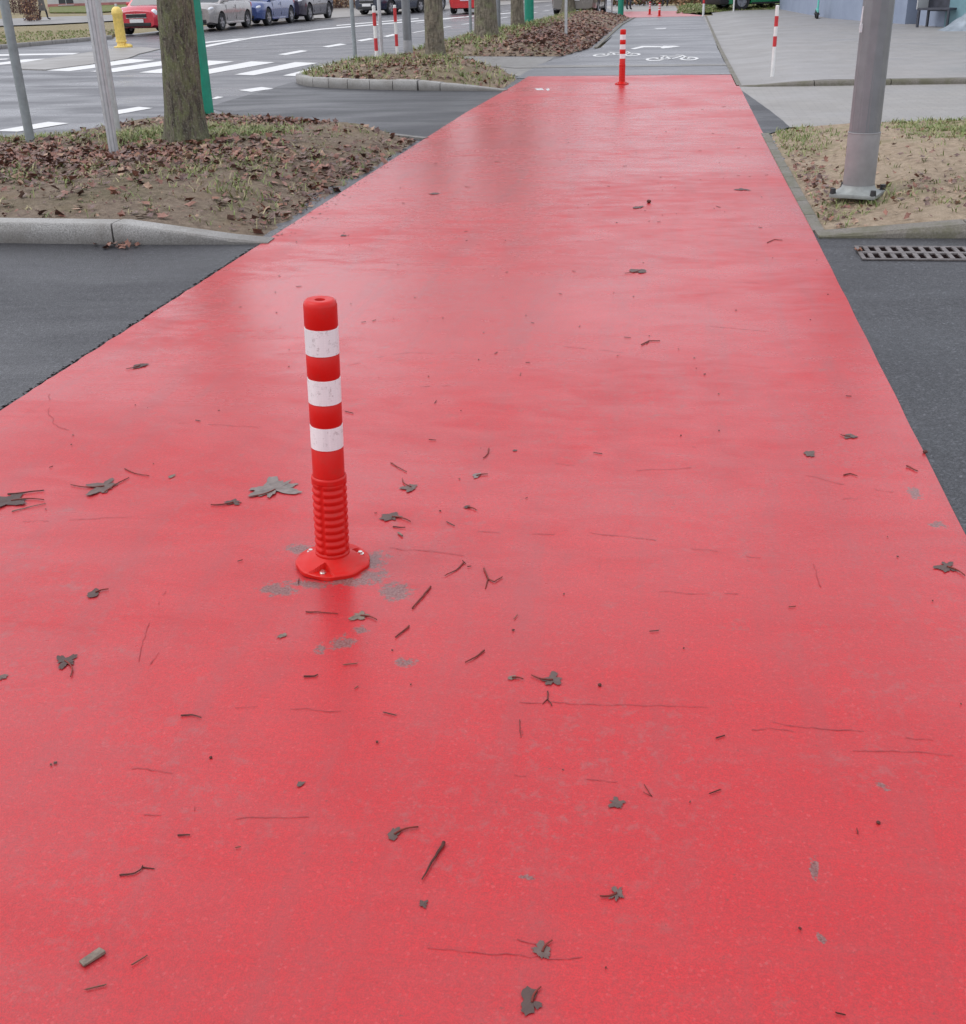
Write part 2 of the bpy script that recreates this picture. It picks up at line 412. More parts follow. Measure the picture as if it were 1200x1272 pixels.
# overcast: soft cloud brightness variation
tcw = nt.nodes.new('ShaderNodeTexCoord'); nz = nt.nodes.new('ShaderNodeTexNoise'); nz.inputs['Scale'].default_value = 2.2; nz.inputs['Detail'].default_value = 4
nt.links.new(tcw.outputs['Generated'], nz.inputs['Vector'])
rp = nt.nodes.new('ShaderNodeValToRGB'); rp.color_ramp.elements[0].position = .3; rp.color_ramp.elements[0].color = (.72, .72, .74, 1)
rp.color_ramp.elements[1].position = .7; rp.color_ramp.elements[1].color = (1.25, 1.25, 1.25, 1)
nt.links.new(nz.outputs['Fac'], rp.inputs[0])
mx = nt.nodes.new('ShaderNodeMix'); mx.data_type = 'RGBA'; mx.blend_type = 'MULTIPLY'; mx.inputs[0].default_value = 1
oc = nt.nodes.new('ShaderNodeMix'); oc.data_type = 'RGBA'; oc.inputs[0].default_value = .78   # closed cloud cover
oc.inputs[7].default_value = (5.6, 5.75, 6.25, 1); nt.links.new(hs.outputs[0], oc.inputs[6])
nt.links.new(oc.outputs[2], mx.inputs[6]); nt.links.new(rp.outputs[0], mx.inputs[7])
nt.links.new(mx.outputs[2], bg.inputs[0]); bg.inputs[1].default_value = .15
sl = bpy.data.lights.new('sun', 'SUN'); sl.energy = .5; sl.angle = R(35); sl.color = (1, .97, .93)
so = bpy.data.objects.new('sun', sl); COL.objects.link(so)
# nishita: sun_rotation measured from +Y clockwise
sd = Vector((math.sin(SUN_ROT)*math.cos(SUN_EL), math.cos(SUN_ROT)*math.cos(SUN_EL), math.sin(SUN_EL)))
so.rotation_euler = sd.to_track_quat('Z', 'Y').to_euler()
cam = bpy.data.cameras.new('camera'); co = bpy.data.objects.new('camera', cam); COL.objects.link(co)
right = Vector((Xc.x, Yc.x, Zc.x)); down = Vector((Xc.y, Yc.y, Zc.y)); fwd = Vector((Xc.z, Yc.z, Zc.z))
m3 = Matrix((right, -down, -fwd)).transposed()
co.matrix_world = Matrix.Translation((0, 0, H)) @ m3.to_4x4()
cam.sensor_fit = 'VERTICAL'; cam.sensor_height = 24; cam.sensor_width = 24; cam.lens = F/1272*24; cam.clip_start = .05; cam.clip_end = 1500
SC.camera = co
SC.view_settings.view_transform = 'Standard'; SC.view_settings.look = 'None'; SC.view_settings.gamma = 1
SC.view_settings.exposure = 0.5
SC.render.engine = 'CYCLES'
SC.render.resolution_x = 966; SC.render.resolution_y = 1024

# ------------------------------------------------------------------ setting
ST = dict(kind='structure')
tag(poly_sheet('ground', [(-500, -300), (500, -300), (500, 700), (-500, 700)], -.06, M['verge']), **ST)
tag(poly_sheet('road', [(-19.4, -15), (9, -15), (9, 7.4), (-2, 14), (-1, 90), (0, 120), (-14, 120), (-19.6, 60), (-19.8, 40)], -.010, M['road'], 0), **ST)
# driveways of newer, darker asphalt crossing the red path
tag(poly_sheet('driveway', [(-14, -12), (-.5, -12), (-.5, 6.75), (-2.4, 6.75), (-3.4, 6.72), (-7.5, 6.85), (-14, 7.6)], -.006, M['drive'], .01), **ST)
tag(poly_sheet('driveway', [(.0, -12), (8, -12), (8, 7.05), (.0, 7.05)], -.0062, M['drive'], 0), **ST)
tag(poly_sheet('driveway', [(-.5, 11), (-2.3, 11.4), (-5.0, 13.3), (-6.2, 15.2), (-6.25, 19.0), (-5.5, 18.7), (-3.7, 17.3), (-.5, 16.5)], -.006, M['drive'], .02), **ST)
# dark wedge to the right of the red path
tag(poly_sheet('asphalt_patch', [(.4, 11.6), (.86, 11.7), (1.14, 12.3), (1.06, 13.6), (.94, 15.2), (.80, 16.95), (.4, 17)], -.0012, M['drive'], .01), **ST)
# red path
def red_path():
    bm = bmesh.new()
    def edge(x0, ys, side):
        r = []
        for y in ys:
            x = x0
            if side < 0 and (3.0 < y < 6.7 or 11.6 < y < 17):   # ragged overlap onto the driveways
                x += noise.noise(Vector((y*7, 0, 1)))*.005+noise.noise(Vector((y*31, 4, 1)))*.008
            else: x += noise.noise(Vector((y*3, side, 5)))*.003
            r.append(x)
        return r
    ys = [-3+i*.05 for i in range(int((19.1+3)/.05)+1)]
    L = edge(-2.49, ys, -1); Rr = edge(.842, ys, 1)
    top = []
    for y, a, b in zip(ys, L, Rr):
        if y > 14: a += .10*min(1, (y-14)/4)
        top.append((bm.verts.new((a, y+(.22 if y > 19.05 else 0), 0)), bm.verts.new((b, y-(.12 if y > 19.05 else 0), 0)), bm.verts.new((a, y, -.010)), bm.verts.new((b, y, -.010))))
    for i in range(len(top)-1):
        a, b, c, d = top[i]; e, f, g, h = top[i+1]
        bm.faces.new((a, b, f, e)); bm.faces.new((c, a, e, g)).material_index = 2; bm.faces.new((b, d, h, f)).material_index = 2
    # cracks: thin irregular grooves filled with dirt
    cr = [[(480, 680), (530, 684), (600, 692)], [(700, 658), (760, 664), (820, 672), (870, 682), (955, 694), (1010, 700)], [(195, 524), (260, 527), (335, 531)],
          [(425, 455), (455, 449), (480, 441), (505, 438), (600, 438)], [(62, 488), (60, 515), (75, 532), (110, 541)],
          [(640, 962), (720, 968), (800, 972)], [(960, 898), (1040, 906), (1110, 912), (1200, 925)], [(1060, 932), (1130, 933), (1200, 938)],
          [(452, 1172), (540, 1178), (640, 1186), (800, 1196)], [(498, 985), (570, 988), (650, 995)], [(92, 1012), (160, 1011), (215, 1013)],
          [(290, 1017), (400, 1014)], [(160, 955), (230, 960)], [(645, 880), (647, 920)], [(200, 810), (166, 840), (170, 820)], [(15, 648), (80, 646), (175, 641)],
          [(630, 872), (720, 874), (890, 878)], [(690, 575), (780, 584), (900, 580)], [(860, 555), (900, 562)], [(1000, 590), (1075, 606), (1120, 612)],
          [(985, 612), (1030, 618), (1075, 620)], [(930, 905), (1000, 907)], [(250, 880), (330, 879)], [(360, 880), (440, 884)], [(1010, 700), (1022, 735)], [(520, 480), (600, 477)],
          [(590, 660), (700, 665)], [(820, 735), (930, 738)], [(700, 300), (760, 297)], [(880, 405), (960, 412)], [(640, 1170), (700, 1180)], [(240, 1000), (245, 1030)],
          [(175, 960), (185, 955)], [(205, 735), (180, 790), (168, 830)], [(380, 300), (440, 296), (500, 298)], [(700, 430), (800, 440)], [(900, 350), (960, 352)]]
    for li in cr:
        p = [at(*q, .0016) for q in li]
        path = []
        for a, b in zip(p, p[1:]):
            k = max(2, int((b-a).length/.012))
            for j in range(k):
                q = a+(b-a)*j/k
                q += Vector((noise.noise(q*18), noise.noise(q*18+Vector((9, 0, 0))), 0))*.010+Vector((noise.noise(q*90), noise.noise(q*90+Vector((9, 0, 0))), 0))*.004
                q.z = .0016; path.append(q)
        prev = None; dist = p[0].length
        for i, q in enumerate(path[:-1]):
            d = (path[i+1]-q).normalized(); nn = Vector((-d.y, d.x, 0))
            wd = (.0006+.0011*max(0, noise.noise(q*40)+.35))*(.55+dist*.10)
            if noise.noise(q*11) < -.10: prev = None; continue
            cur = (bm.verts.new(q-nn*wd), bm.verts.new(q+nn*wd))
            if prev:
                f = bm.faces.new((prev[0], cur[0], cur[1], prev[1])); f.material_index = 1
            prev = cur
    for f in bm.faces:
        f.normal_update()
        if f.normal.z < -.5: f.normal_flip()
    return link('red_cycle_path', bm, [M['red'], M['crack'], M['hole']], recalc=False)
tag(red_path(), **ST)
# grey asphalt path beyond
tag(poly_sheet('grey_path', [(-2.55, 19.0), (.80, 18.7), (.79, 26), (.86, 46.2), (-1.62, 46.2), (-1.78, 40), (-1.72, 27), (-2.25, 24.3), (-2.55, 21.9)], -.004, M['path'], .01), **ST)
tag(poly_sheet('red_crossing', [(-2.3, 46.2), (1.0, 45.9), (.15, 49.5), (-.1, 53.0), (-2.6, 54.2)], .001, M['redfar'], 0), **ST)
tag(poly_sheet('far_pavement', [(-2.9, 54.3), (-.1, 53.1), (-.3, 62), (-4.2, 66)], -.002, M['strip'], 0), **ST)
# pale flush kerb line across the path and sidewalk
tag(poly_sheet('kerb_line', [at(612, 81.8).xy, at(905, 79.3).xy, at(905, 81.3).xy, at(640, 84.5).xy], .0005, M['slab']), **ST)
tag(poly_sheet('sidewalk', [(-2.50, 19.25), (-2.45, 24.15), (-4.35, 24.9), (-6.1, 25.7), (-6.1, 24.6), (-4.6, 23.6), (-3.9, 22.3), (-3.05, 20.6)], -.0055, M['slab'], .01), **ST)
# plaza on the right: rises a little from the path, kerb face toward us
def plz(x): t = min(1, max(0, (x-.95)/1.1)); return .065*t*t*(3-2*t)
def plaza():
    bm = bmesh.new()
    xs = [.80, .95]+[.95+.11*i for i in range(1, 11)]+[3, 5, 8, 14, 30]
    ysn = [17.02, 19, 22, 26, 32, 40, 46.5]
    ysf = [17.02, 19, 22, 26, 32, 40, 56, 70]
    rows = []
    for j, y in enumerate(ysf):
        rows.append([bm.verts.new((x, min(y, 46.3) if x < 1.2 else y, plz(x))) for x in xs])
    for j in range(len(rows)-1):
        for i in range(len(xs)-1):
            try: bm.faces.new((rows[j][i], rows[j][i+1], rows[j+1][i+1], rows[j+1][i]))
            except Exception: pass
    return link('plaza', bm, M['plaza'], smooth=True)
tag(plaza(), **ST)
tag(poly_sheet('paved_driveway', [(.82, 16.9), (.87, 15.0), (1.0, 13.5), (1.08, 12.3), (1.8, 12.3), (4.5, 12.6), (30, 14), (30, 17.0), (.82, 17.0)], -.004, M['strip'], 0), **ST)

# ---- kerbs: blocks along a line, with a height at each point
def kerb(name, pts, width, mat, block=1.0, out=1, bev=.011):
    """pts: (x, y, h); front edge follows the line, width goes to the left side (out=1) or right side (-1)"""
    bm = bmesh.new()
    line = [Vector(p) for p in pts]; seg = []
    acc = 0; run = [line[0]]; blocks = []
    for a, b in zip(line, line[1:]):
        L = (b.xy-a.xy).length; t = 0
        while L-t > 1e-6:
            s = min(block-acc, L-t); t += s; acc += s
            run.append(a+(b-a)*t/L)
            if acc >= block-1e-6: blocks.append(run); run = [run[-1]]; acc = 0
    if len(run) > 1: blocks.append(run)
    for bi, run in enumerate(blocks):
        g = .006; pr = []
        n = len(run)
        dz = random.uniform(-.004, .004)
        for i, p in enumerate(run):
            d = (run[min(i+1, n-1)].xy-run[max(i-1, 0)].xy).normalized(); nn = Vector((-d.y, d.x))*out
            q = p.xy+(d*g if i == 0 else (-d*g if i == n-1 else Vector((0, 0))))
            h = max(.003, p.z+dz*min(1, p.z/.05)); b = min(bev, h*.5)
            prof = [(0.004, -.03), (0, h*.4), (0.004, h-b), (b*.9+.002, h), (width-.004, h+.001), (width, -.03)]
            pr.append([bm.verts.new((q.x+nn.x*u, q.y+nn.y*u, v)) for u, v in prof])
        for i in range(n-1):
            for k in range(5): bm.faces.new((pr[i][k], pr[i][k+1], pr[i+1][k+1], pr[i+1][k]))
        bm.faces.new(pr[0]); bm.faces.new(pr[-1][::-1])
    o = link(name, bm, mat, smooth=35); return tag(o, **ST)
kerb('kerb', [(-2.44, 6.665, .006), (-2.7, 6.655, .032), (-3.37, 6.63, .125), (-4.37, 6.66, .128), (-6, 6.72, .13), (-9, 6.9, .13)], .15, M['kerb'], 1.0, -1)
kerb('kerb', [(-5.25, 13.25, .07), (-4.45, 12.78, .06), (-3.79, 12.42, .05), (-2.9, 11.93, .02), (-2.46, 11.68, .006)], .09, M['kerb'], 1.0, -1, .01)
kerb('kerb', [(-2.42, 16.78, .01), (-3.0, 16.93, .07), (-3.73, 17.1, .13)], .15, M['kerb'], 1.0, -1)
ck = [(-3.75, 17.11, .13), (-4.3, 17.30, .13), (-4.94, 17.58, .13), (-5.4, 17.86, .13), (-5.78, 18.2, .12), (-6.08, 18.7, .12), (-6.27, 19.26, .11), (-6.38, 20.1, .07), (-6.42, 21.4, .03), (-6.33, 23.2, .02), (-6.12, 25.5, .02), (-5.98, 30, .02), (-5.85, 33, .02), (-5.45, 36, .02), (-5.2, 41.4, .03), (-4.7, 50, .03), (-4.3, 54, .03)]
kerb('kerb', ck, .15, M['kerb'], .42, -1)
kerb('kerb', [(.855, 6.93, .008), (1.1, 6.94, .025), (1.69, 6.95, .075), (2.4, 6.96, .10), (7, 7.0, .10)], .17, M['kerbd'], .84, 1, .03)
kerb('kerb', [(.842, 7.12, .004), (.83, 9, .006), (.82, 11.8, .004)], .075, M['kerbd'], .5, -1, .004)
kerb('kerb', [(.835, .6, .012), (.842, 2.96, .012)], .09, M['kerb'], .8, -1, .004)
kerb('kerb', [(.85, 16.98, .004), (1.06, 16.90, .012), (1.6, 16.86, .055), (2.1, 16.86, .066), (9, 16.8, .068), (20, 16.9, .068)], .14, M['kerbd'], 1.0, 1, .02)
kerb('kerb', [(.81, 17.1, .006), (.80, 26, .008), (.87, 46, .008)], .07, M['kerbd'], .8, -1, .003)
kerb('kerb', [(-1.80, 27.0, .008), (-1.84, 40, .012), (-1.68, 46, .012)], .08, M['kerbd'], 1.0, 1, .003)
# far side of the road: verge island, cross street, pavement
LF = P2((-60, 68), (0, 59), (55, 54.5), (100, 50.5), (140, 47.5), (150, 40), (100, 41), (50, 42.5), (0, 44), (-60, 48))
tag(poly_sheet('grass_verge', LF, .09, M['verge'], .05, .5, .1), **ST)
kerb('kerb', [(*at(u, v).xy, .10) for u, v in ((140, 48), (100, 51.5), (55, 55.5), (0, 60.5), (-60, 70))], .15, M['strip'], 1.0, -1)
tag(poly_sheet('far_path', P2((-60, 34), (60, 30), (155, 25), (240, 22), (240, 17), (155, 18), (60, 21), (-60, 26)), .0, M['slab'], 0), **ST)
tag(poly_sheet('far_lawn', P2((62, 15.8), (118, 15.6), (180, 12), (180, 4), (62, 6)), .05, M['lawn'], .1, .5, .06), **ST)
tag(poly_sheet('far_sidewalk', P2((390, 25), (520, 14), (700, 1), (560, 1), (390, 9)), .02, M['strip'], 0, thick=.04), **ST)
# refuge island with the hydrant
tag(poly_sheet('refuge_island', P2((22, 79), (27, 86), (57, 87), (110, 80.5), (158, 73), (174, 67), (199, 61), (170, 58.5), (130, 62), (100, 67)), .012, M['strip'], .02, .3, .03), **ST)

# ------------------------------------------------------------------ road markings
def markings(name, quads, mat, z=-.0055, worn=False):
    bm = bmesh.new()
    for q in quads:
        vs = [bm.verts.new((*at(u, v).xy, z)) for u, v in q]
        f = bm.faces.new(vs); f.normal_update()
        if f.normal.z < 0: f.normal_flip()
    return link(name, bm, mat, recalc=False)
zeb = []
for (a, c, g) in ((57, 193, 31), (112, 245, 31), (172, 291, 30), (231, 342, 28), (291, 395, 26), (351, 440, 23)):
    i = [57, 112, 172, 231, 291, 351].index(a)
    vb = 87.2+i*1.25; vt = 73.2+i*.95
    zeb.append([(a, vb), (a+g-2, vb+.8), (c, vt+.9), (c-g-2, vt-.3)])
for i, q in enumerate(zeb):
    o = markings('crossing_stripe', [q], M['mark'])
    tag(o, kind='structure')
tag(markings('crossing_stripe', [[(-20, 67.5), (-20, 69.5), (90, 67.4), (99, 65.4)], [(-20, 73.5), (-20, 75), (8, 73.6), (12, 72.2)], [(-20, 80), (-20, 82), (35, 77), (56, 72.6), (30, 73.5)]], M['mark']), **ST)
tag(markings('lane_marking', [[(-8, 162), (22, 162.8), (86, 152.4), (60, 150.6)], [(126, 139.5), (148, 141), (190, 133.6), (172, 132)], [(262, 122), (268, 122.4), (278, 120), (270, 119.2)],
                              [(296, 111.5), (312, 113.5), (340, 109.5), (325, 107.5)],
                              [(345, 67.2), (355, 68), (383, 63), (374, 62)], [(400, 57.6), (408, 58.4), (431, 54.8), (422, 53.8)],
                              [(443, 50), (449, 51), (466, 48), (459, 47)], [(476, 44.8), (481, 45.6), (493, 43), (488, 42)]]+
                             [[(xat(0, 0) if False else 0, 0)]*0 for _ in ()], M['mark']), **ST)
# dashes further along the road, and second lane line
def strip_line(y0, y1, x0, slope, w, dash=None, period=None, z=-.0055):
    bm = bmesh.new(); y = y0
    while y < y1:
        e = min(y1, y+(dash or (y1-y0)))
        vs = [bm.verts.new((x0+slope*(yy-y0)+s*w/2, yy, z)) for yy, s in ((y, -1), (y, 1), (e, 1), (e, -1))]
        bm.faces.new(vs); y += period or 1e9
    return link('lane_marking', bm, M['mark'])
tag(strip_line(37.4, 95, -8.25, .085, .13, 1.5, 3.0), **ST)
tag(strip_line(46, 95, -10.0, .10, .12, 1.5, 3.4), **ST)
tag(markings('lane_marking', [[(252, 56.5), (252, 59), (312, 47.6), (312, 46)], [(252, 52), (252, 53.5), (300, 48.6), (312, 46.2), (300, 47.2)],
                              [(312, 46), (312, 47.6), (400, 36.6), (400, 35.3)], [(400, 35.3), (400, 36.6), (520, 26.2), (520, 25.1)], [(520, 25.1), (520, 26.2), (640, 15.8), (640, 15)]], M['mark']), **ST)
tag(markings('lane_marking', [[(418, 31), (418, 32), (520, 23.1), (520, 22.3)]], M['mark'], -.0052), **ST)
tag(markings('edge_line', [[(600, 46.2), (600, 44.8), (652, 31.6), (652, 33)], [(652, 31.6), (652, 33), (700, 22.6), (700, 21.8)], [(498, 70.5), (503, 72.5), (560, 53.5), (556, 52.2)], [(560, 53.5), (556, 52.2), (601, 44.8), (602, 46)]], M['markw']), **ST)
# bicycle symbols
def bike_symbol(cx, cy, w, l, mat, rot=0):
    """painted bicycle: wheels left and right, frame and handlebar between"""
    bm = bmesh.new(); z = -.0002
    cs, sn = math.cos(rot), math.sin(rot)
    T = lambda p: (cx+(p[0]*cs-p[1]*sn)*w, cy+(p[0]*sn+p[1]*cs)*l, z)
    def ring(c, rx, ry, t=.06):
        k = 24; a = []; b = []
        for i in range(k):
            an = 2*PI*i/k
            a.append(bm.verts.new(T((c[0]+rx*math.cos(an), c[1]+ry*math.sin(an)))))
            b.append(bm.verts.new(T((c[0]+(rx-t)*math.cos(an), c[1]+(ry-t*1.6)*math.sin(an)))))
        for i in range(k): bm.faces.new((a[i], a[(i+1) % k], b[(i+1) % k], b[i]))
    def bar(p, q, t=.06):
        p = Vector(p); q = Vector(q); d = (q-p).normalized(); n = Vector((-d.y, d.x))*t
        bm.faces.new([bm.verts.new(T(x)) for x in (p-n*.5, q-n*.5, q+n*.5, p+n*.5)])
    ring((-.32, -.18), .18, .24); ring((.32, -.18), .18, .24)
    for p, q in (((-.32, -.18), (-.14, .18)), ((-.14, .18), (.20, .20)), ((.20, .20), (-.02, -.18)), ((-.02, -.18), (-.32, -.18)), ((-.02, -.18), (-.17, .28)), ((.32, -.18), (.17, .36)), ((.17, .36), (.06, .36)), ((-.24, .30), (-.10, .30))): bar(p, q)
    return link('bicycle_marking', bm, mat)
a = at(835, 71.5); tag(bike_symbol(a.x, a.y, .98, 2.0, M['mark'], 0), **ST)
a = at(770, 67); tag(bike_symbol(a.x-.05, a.y+.1, .95, 1.9, M['mark'], 0), **ST)
tag(markings('arrow_marking', [[(783, 60.5), (788, 61.2), (800, 58.8), (798, 57)], [(798, 57), (800, 58.8), (822, 58.6), (822, 57.4)], [(820, 59.6), (824, 60.2), (846, 57.6), (838, 56.8), (824, 56.8)]], M['mark'], -.0002), **ST)
tag(markings('worn_marking', [[(664, 110), (667, 112), (676, 112), (673, 109.6)], [(678, 110.5), (680, 113), (683, 112), (682, 109.8)], [(812, 35), (816, 36.5), (827, 36.2), (828, 34.4)]], M['markw'], .0012), **ST)

# ------------------------------------------------------------------ soil islands
def in_poly(x, y, P):
    c = False; n = len(P); j = n-1
    for i in range(n):
        if (P[i][1] > y) != (P[j][1] > y) and x < (P[j][0]-P[i][0])*(y-P[i][1])/(P[j][1]-P[i][1])+P[i][0]: c = not c
        j = i
    return c
def dist_poly(x, y, P):
    best = 9e9; n = len(P)
    for i in range(n):
        ax, ay = P[i][:2]; bx, by = P[(i+1) % n][:2]
        dx, dy = bx-ax, by-ay; t = max(0, min(1, ((x-ax)*dx+(y-ay)*dy)/(dx*dx+dy*dy+1e-12)))
        best = min(best, math.hypot(x-ax-t*dx, y-ay-t*dy))
    return best
def sstep(t): t = max(0, min(1, t)); return t*t*(3-2*t)
def island(name, P, hfn, step, mat, amp=.03, margin=.06):
    xs = [p[0] for p in P]; ys = [p[1] for p in P]
    x0, x1, y0, y1 = min(xs)-margin, max(xs)+margin, min(ys)-margin, max(ys)+margin
    nx, ny = int((x1-x0)/step)+2, int((y1-y0)/step)+2
    bm = bmesh.new(); grid = {}
    def hh(x, y):
        d = dist_poly(x, y, P); ins = in_poly(x, y, P); s = d if ins else -d
        q = Vector((x, y, 0))
        ro = noise.noise(q*1.3)*amp+noise.noise(q*5)*amp*.45+noise.noise(q*17)*amp*.25
        return hfn(x, y, s)+ro*sstep(s/.25)+noise.noise(q*9)*.006, s
    for i in range(nx):
        for j in range(ny):
            x, y = x0+i*step, y0+j*step
            z, s = hh(x, y)
            if s > -margin: grid[i, j] = bm.verts.new((x, y, z))
    for (i, j) in list(grid):
        q = [(i, j), (i+1, j), (i+1, j+1), (i, j+1)]
        if all(k in grid for k in q): bm.faces.new([grid[k] for k in q])
    o = link(name, bm, mat, smooth=True); tag(o, **ST)
    return lambda x, y: hh(x, y)[0]
I1 = [(-9, 6.98), (-6, 6.85), (-4.37, 6.79), (-3.37, 6.76), (-2.85, 6.80), (-2.53, 6.85), (-2.52, 8), (-2.52, 11.55), (-2.9, 11.78), (-3.79, 12.28), (-4.45, 12.62), (-5.19, 13.1), (-5.6, 13.1), (-5.97, 12.69), (-6.25, 11.35), (-6.82, 11.08), (-9, 10.6)]
def h1(x, y, s):
    e = sstep((-2.5-x)/.9)
    frt = 1-sstep((y-6.7)/1.5)
    return -.02+.02*sstep((s+.05)/.08)+e*(.115+.055*sstep(s/1.3)*(1-.6*sstep((y-10)/2)))-.012*(1-e)*1
H1 = island('soil_island', I1, h1, .045, M['soil'], .03)
I2 = [(-2.5, 16.95), (-3.0, 17.07), (-3.73, 17.24), (-4.3, 17.44), (-4.9, 17.7), (-5.35, 17.97), (-5.7, 18.28), (-5.97, 18.76), (-6.15, 19.3), (-6.27, 20.1), (-6.3, 21.4), (-6.2, 23.2), (-6.05, 24.6), (-4.6, 23.6), (-3.9, 22.3), (-3.05, 20.6), (-2.52, 18.9)]
def h2(x, y, s): return -.02+sstep((s+.05)/.1)*.02+sstep((-2.5-x)/1.0)*(.10*sstep((21.5-y)/1.5)+.02+.13*sstep(s/.9))
H2 = island('soil_island', I2, h2, .07, M['soil'], .04)
I3 = [(-1.95, 27), (-2.3, 24.35), (-4.35, 24.98), (-5.95, 25.8), (-5.82, 29.9), (-5.75, 33), (-5.35, 35.7), (-5.1, 41.4), (-4.6, 50), (-4.2, 54), (-2.6, 49), (-1.85, 46), (-1.97, 40)]
def h3(x, y, s): return -.03+sstep((s+.06)/.3)*.07+.15*sstep(s/1.0)
H3 = island('soil_island', I3, h3, .12, M['soil'], .05)
IR = [(.93, 7.15), (1.7, 7.12), (2.4, 7.13), (8, 7.17), (8, 13.4), (4.5, 12.75), (2.9, 12.6), (1.77, 12.38), (1.16, 12.2), (.93, 11.8)]
def h4(x, y, s): return -.02+sstep((s+.05)/.08)*.025+sstep((x-.9)/.9)*(.078+.07*sstep(s/1.1))*(1-.75*sstep((y-9.6)/2.6))
H4 = island('sandy_island', IR, h4, .05, M['sand'], .03)
GP = [(-.15, 49.1), (.8, 48.9), (2.6, 49.2), (9, 49), (9, 60), (2, 60), (-.1, 60)]
H5 = island('lawn', GP, lambda x, y, s: .01+.10*sstep(s/.5), .3, M['lawn'], .03)

def leaf_verts(r, lobes=5, squeeze=1.0):
    """maple-like outline"""
    pts = []
    for i in range(lobes):
        a = -PI*.78+i*(PI*1.56/(lobes-1)) + PI/2 + random.uniform(-.2, .2)
        rr = r*(1.0 if i == lobes//2 else random.uniform(.55, 1.0))
        w = PI*1.56/(lobes-1)/2
        pts += [(rr*.80*math.cos(a-w*.5), rr*.80*math.sin(a-w*.5)), (rr*math.cos(a), rr*math.sin(a)), (rr*.78*math.cos(a+w*.5), rr*.78*math.sin(a+w*.5))]
        if i < lobes-1: pts.append((rr*.58*math.cos(a+w), rr*.58*math.sin(a+w)))
    pts.append((0, -r*.35))
    return [(x*squeeze, y) for x, y in pts]
def litter(name, n, sampler, hfn, size, label, mats=(0, 1, 2, 3, 4, 5), weights=(5, 4, 5, 1.2, 4, 1.3), cup=.35):
    bm = bmesh.new(); k = 0; tries = 0
    while k < n and tries < n*30:
        tries += 1
        s = sampler()
        if s is None: continue
        x, y = s; k += 1
        r = random.uniform(*size); m = random.choices(mats, weights)[0]
        rot = Matrix.Rotation(random.uniform(0, 2*PI), 3, 'Z')
        tilt = Matrix.Rotation(random.gauss(0, .38), 3, 'X') @ Matrix.Rotation(random.gauss(0, .38), 3, 'Y')
        z = hfn(x, y)+.004+r*.22+random.uniform(0, .012)
        sq = random.uniform(.55, 1)
        c = Vector((x, y, z)); cu = random.uniform(-cup, cup)*1.5
        pts = [(0, -1), (.5*sq, -.45), (1*sq, .05), (.45*sq, .25), (.3*sq, .95), (-.25*sq, .5), (-.95*sq, .35), (-.55*sq, -.35)]
        vs = []
        for (px, py) in pts:
            q = Vector((px*r, py*r, cu*r*(px*px+py*py*.3)+random.uniform(-.12, .12)*r))
            vs.append(bm.verts.new(c+rot @ (tilt @ q)))
        ctr = bm.verts.new(c+rot @ (tilt @ Vector((0, 0, 0))))
        for i in range(len(vs)):
            f = bm.faces.new((vs[i], vs[(i+1) % len(vs)], ctr)); f.material_index = m
    o = link(name, bm, [M['lf%d' % i] for i in range(6)], recalc=False)
    tag(o, label, 'leaves', kind='stuff'); return o
def grass(name, n, sampler, hfn, hgt, label, wd=.004):
    bm = bmesh.new(); k = 0; tries = 0
    while k < n and tries < n*30:
        tries += 1
        s = sampler()
        if s is None: continue
        k += 1; x, y = s; m = random.choices((0, 1, 2), (5, 4, 3))[0]
        for b in range(4):
            xx, yy = x+random.gauss(0, .018), y+random.gauss(0, .018)
            z = hfn(xx, yy)-.005; h = random.uniform(*hgt)
            a = random.uniform(0, 2*PI); l = random.uniform(.4, 1.8)*h; h *= random.uniform(.4, 1)
            d = Vector((math.cos(a), math.sin(a), 0)); nn = Vector((-d.y, d.x, 0))*wd*random.uniform(.6, 1.4)
            p = Vector((xx, yy, z)); q = p+d*l*.35+Vector((0, 0, h*.7)); t = p+d*l+Vector((0, 0, h))
            v = [bm.verts.new(p-nn), bm.verts.new(p+nn), bm.verts.new(q+nn*.7), bm.verts.new(q-nn*.7), bm.verts.new(t)]
            for f in (bm.faces.new((v[0], v[1], v[2], v[3])), bm.faces.new((v[3], v[2], v[4]))): f.material_index = m
    o = link(name, bm, [M['gr0'], M['gr1'], M['gr2']], recalc=False)
    tag(o, label, 'grass', kind='stuff'); return o
def samp(P, dens):
    xs = [p[0] for p in P]; ys = [p[1] for p in P]
    def f():
        x, y = random.uniform(min(xs), max(xs)), random.uniform(min(ys), max(ys))
        if not in_poly(x, y, P): return None
        return (x, y) if random.random() < dens(x, y) else None
    return f
def blob(cx, cy, rx, ry): return lambda x, y: math.exp(-(((x-cx)/rx)**2+((y-cy)/ry)**2))
I1v = [(-7, 6.9), (-3.4, 6.85), (-2.60, 6.95), (-2.54, 8), (-2.53, 11.5), (-3.79, 12.2), (-5.19, 13.0), (-5.6, 13.0), (-6.0, 12.5), (-6.3, 11.3), (-7.4, 11.1)]
b1, b2, b3, b4, b5 = blob(-5.0, 9.1, 1.0, .65), blob(-4.0, 9.4, .8, .6), blob(-5.6, 8.3, 1.2, .35), blob(-4.2, 12.2, .9, .35), blob(-6.0, 9.2, .5, .8)
def d1(x, y):
    nz = noise.noise(Vector((x*2.2, y*2.2, 2)))
    return max(0, min(1, 1.0*b1(x, y)+.95*b2(x, y)+.55*b3(x, y)+.9*b4(x, y)+.7*b5(x, y)+.07+.5*sstep((-2.5-x)/-.0001)+.35*blob(-2.7, 9, .2, 3)(x, y)+.25*nz))
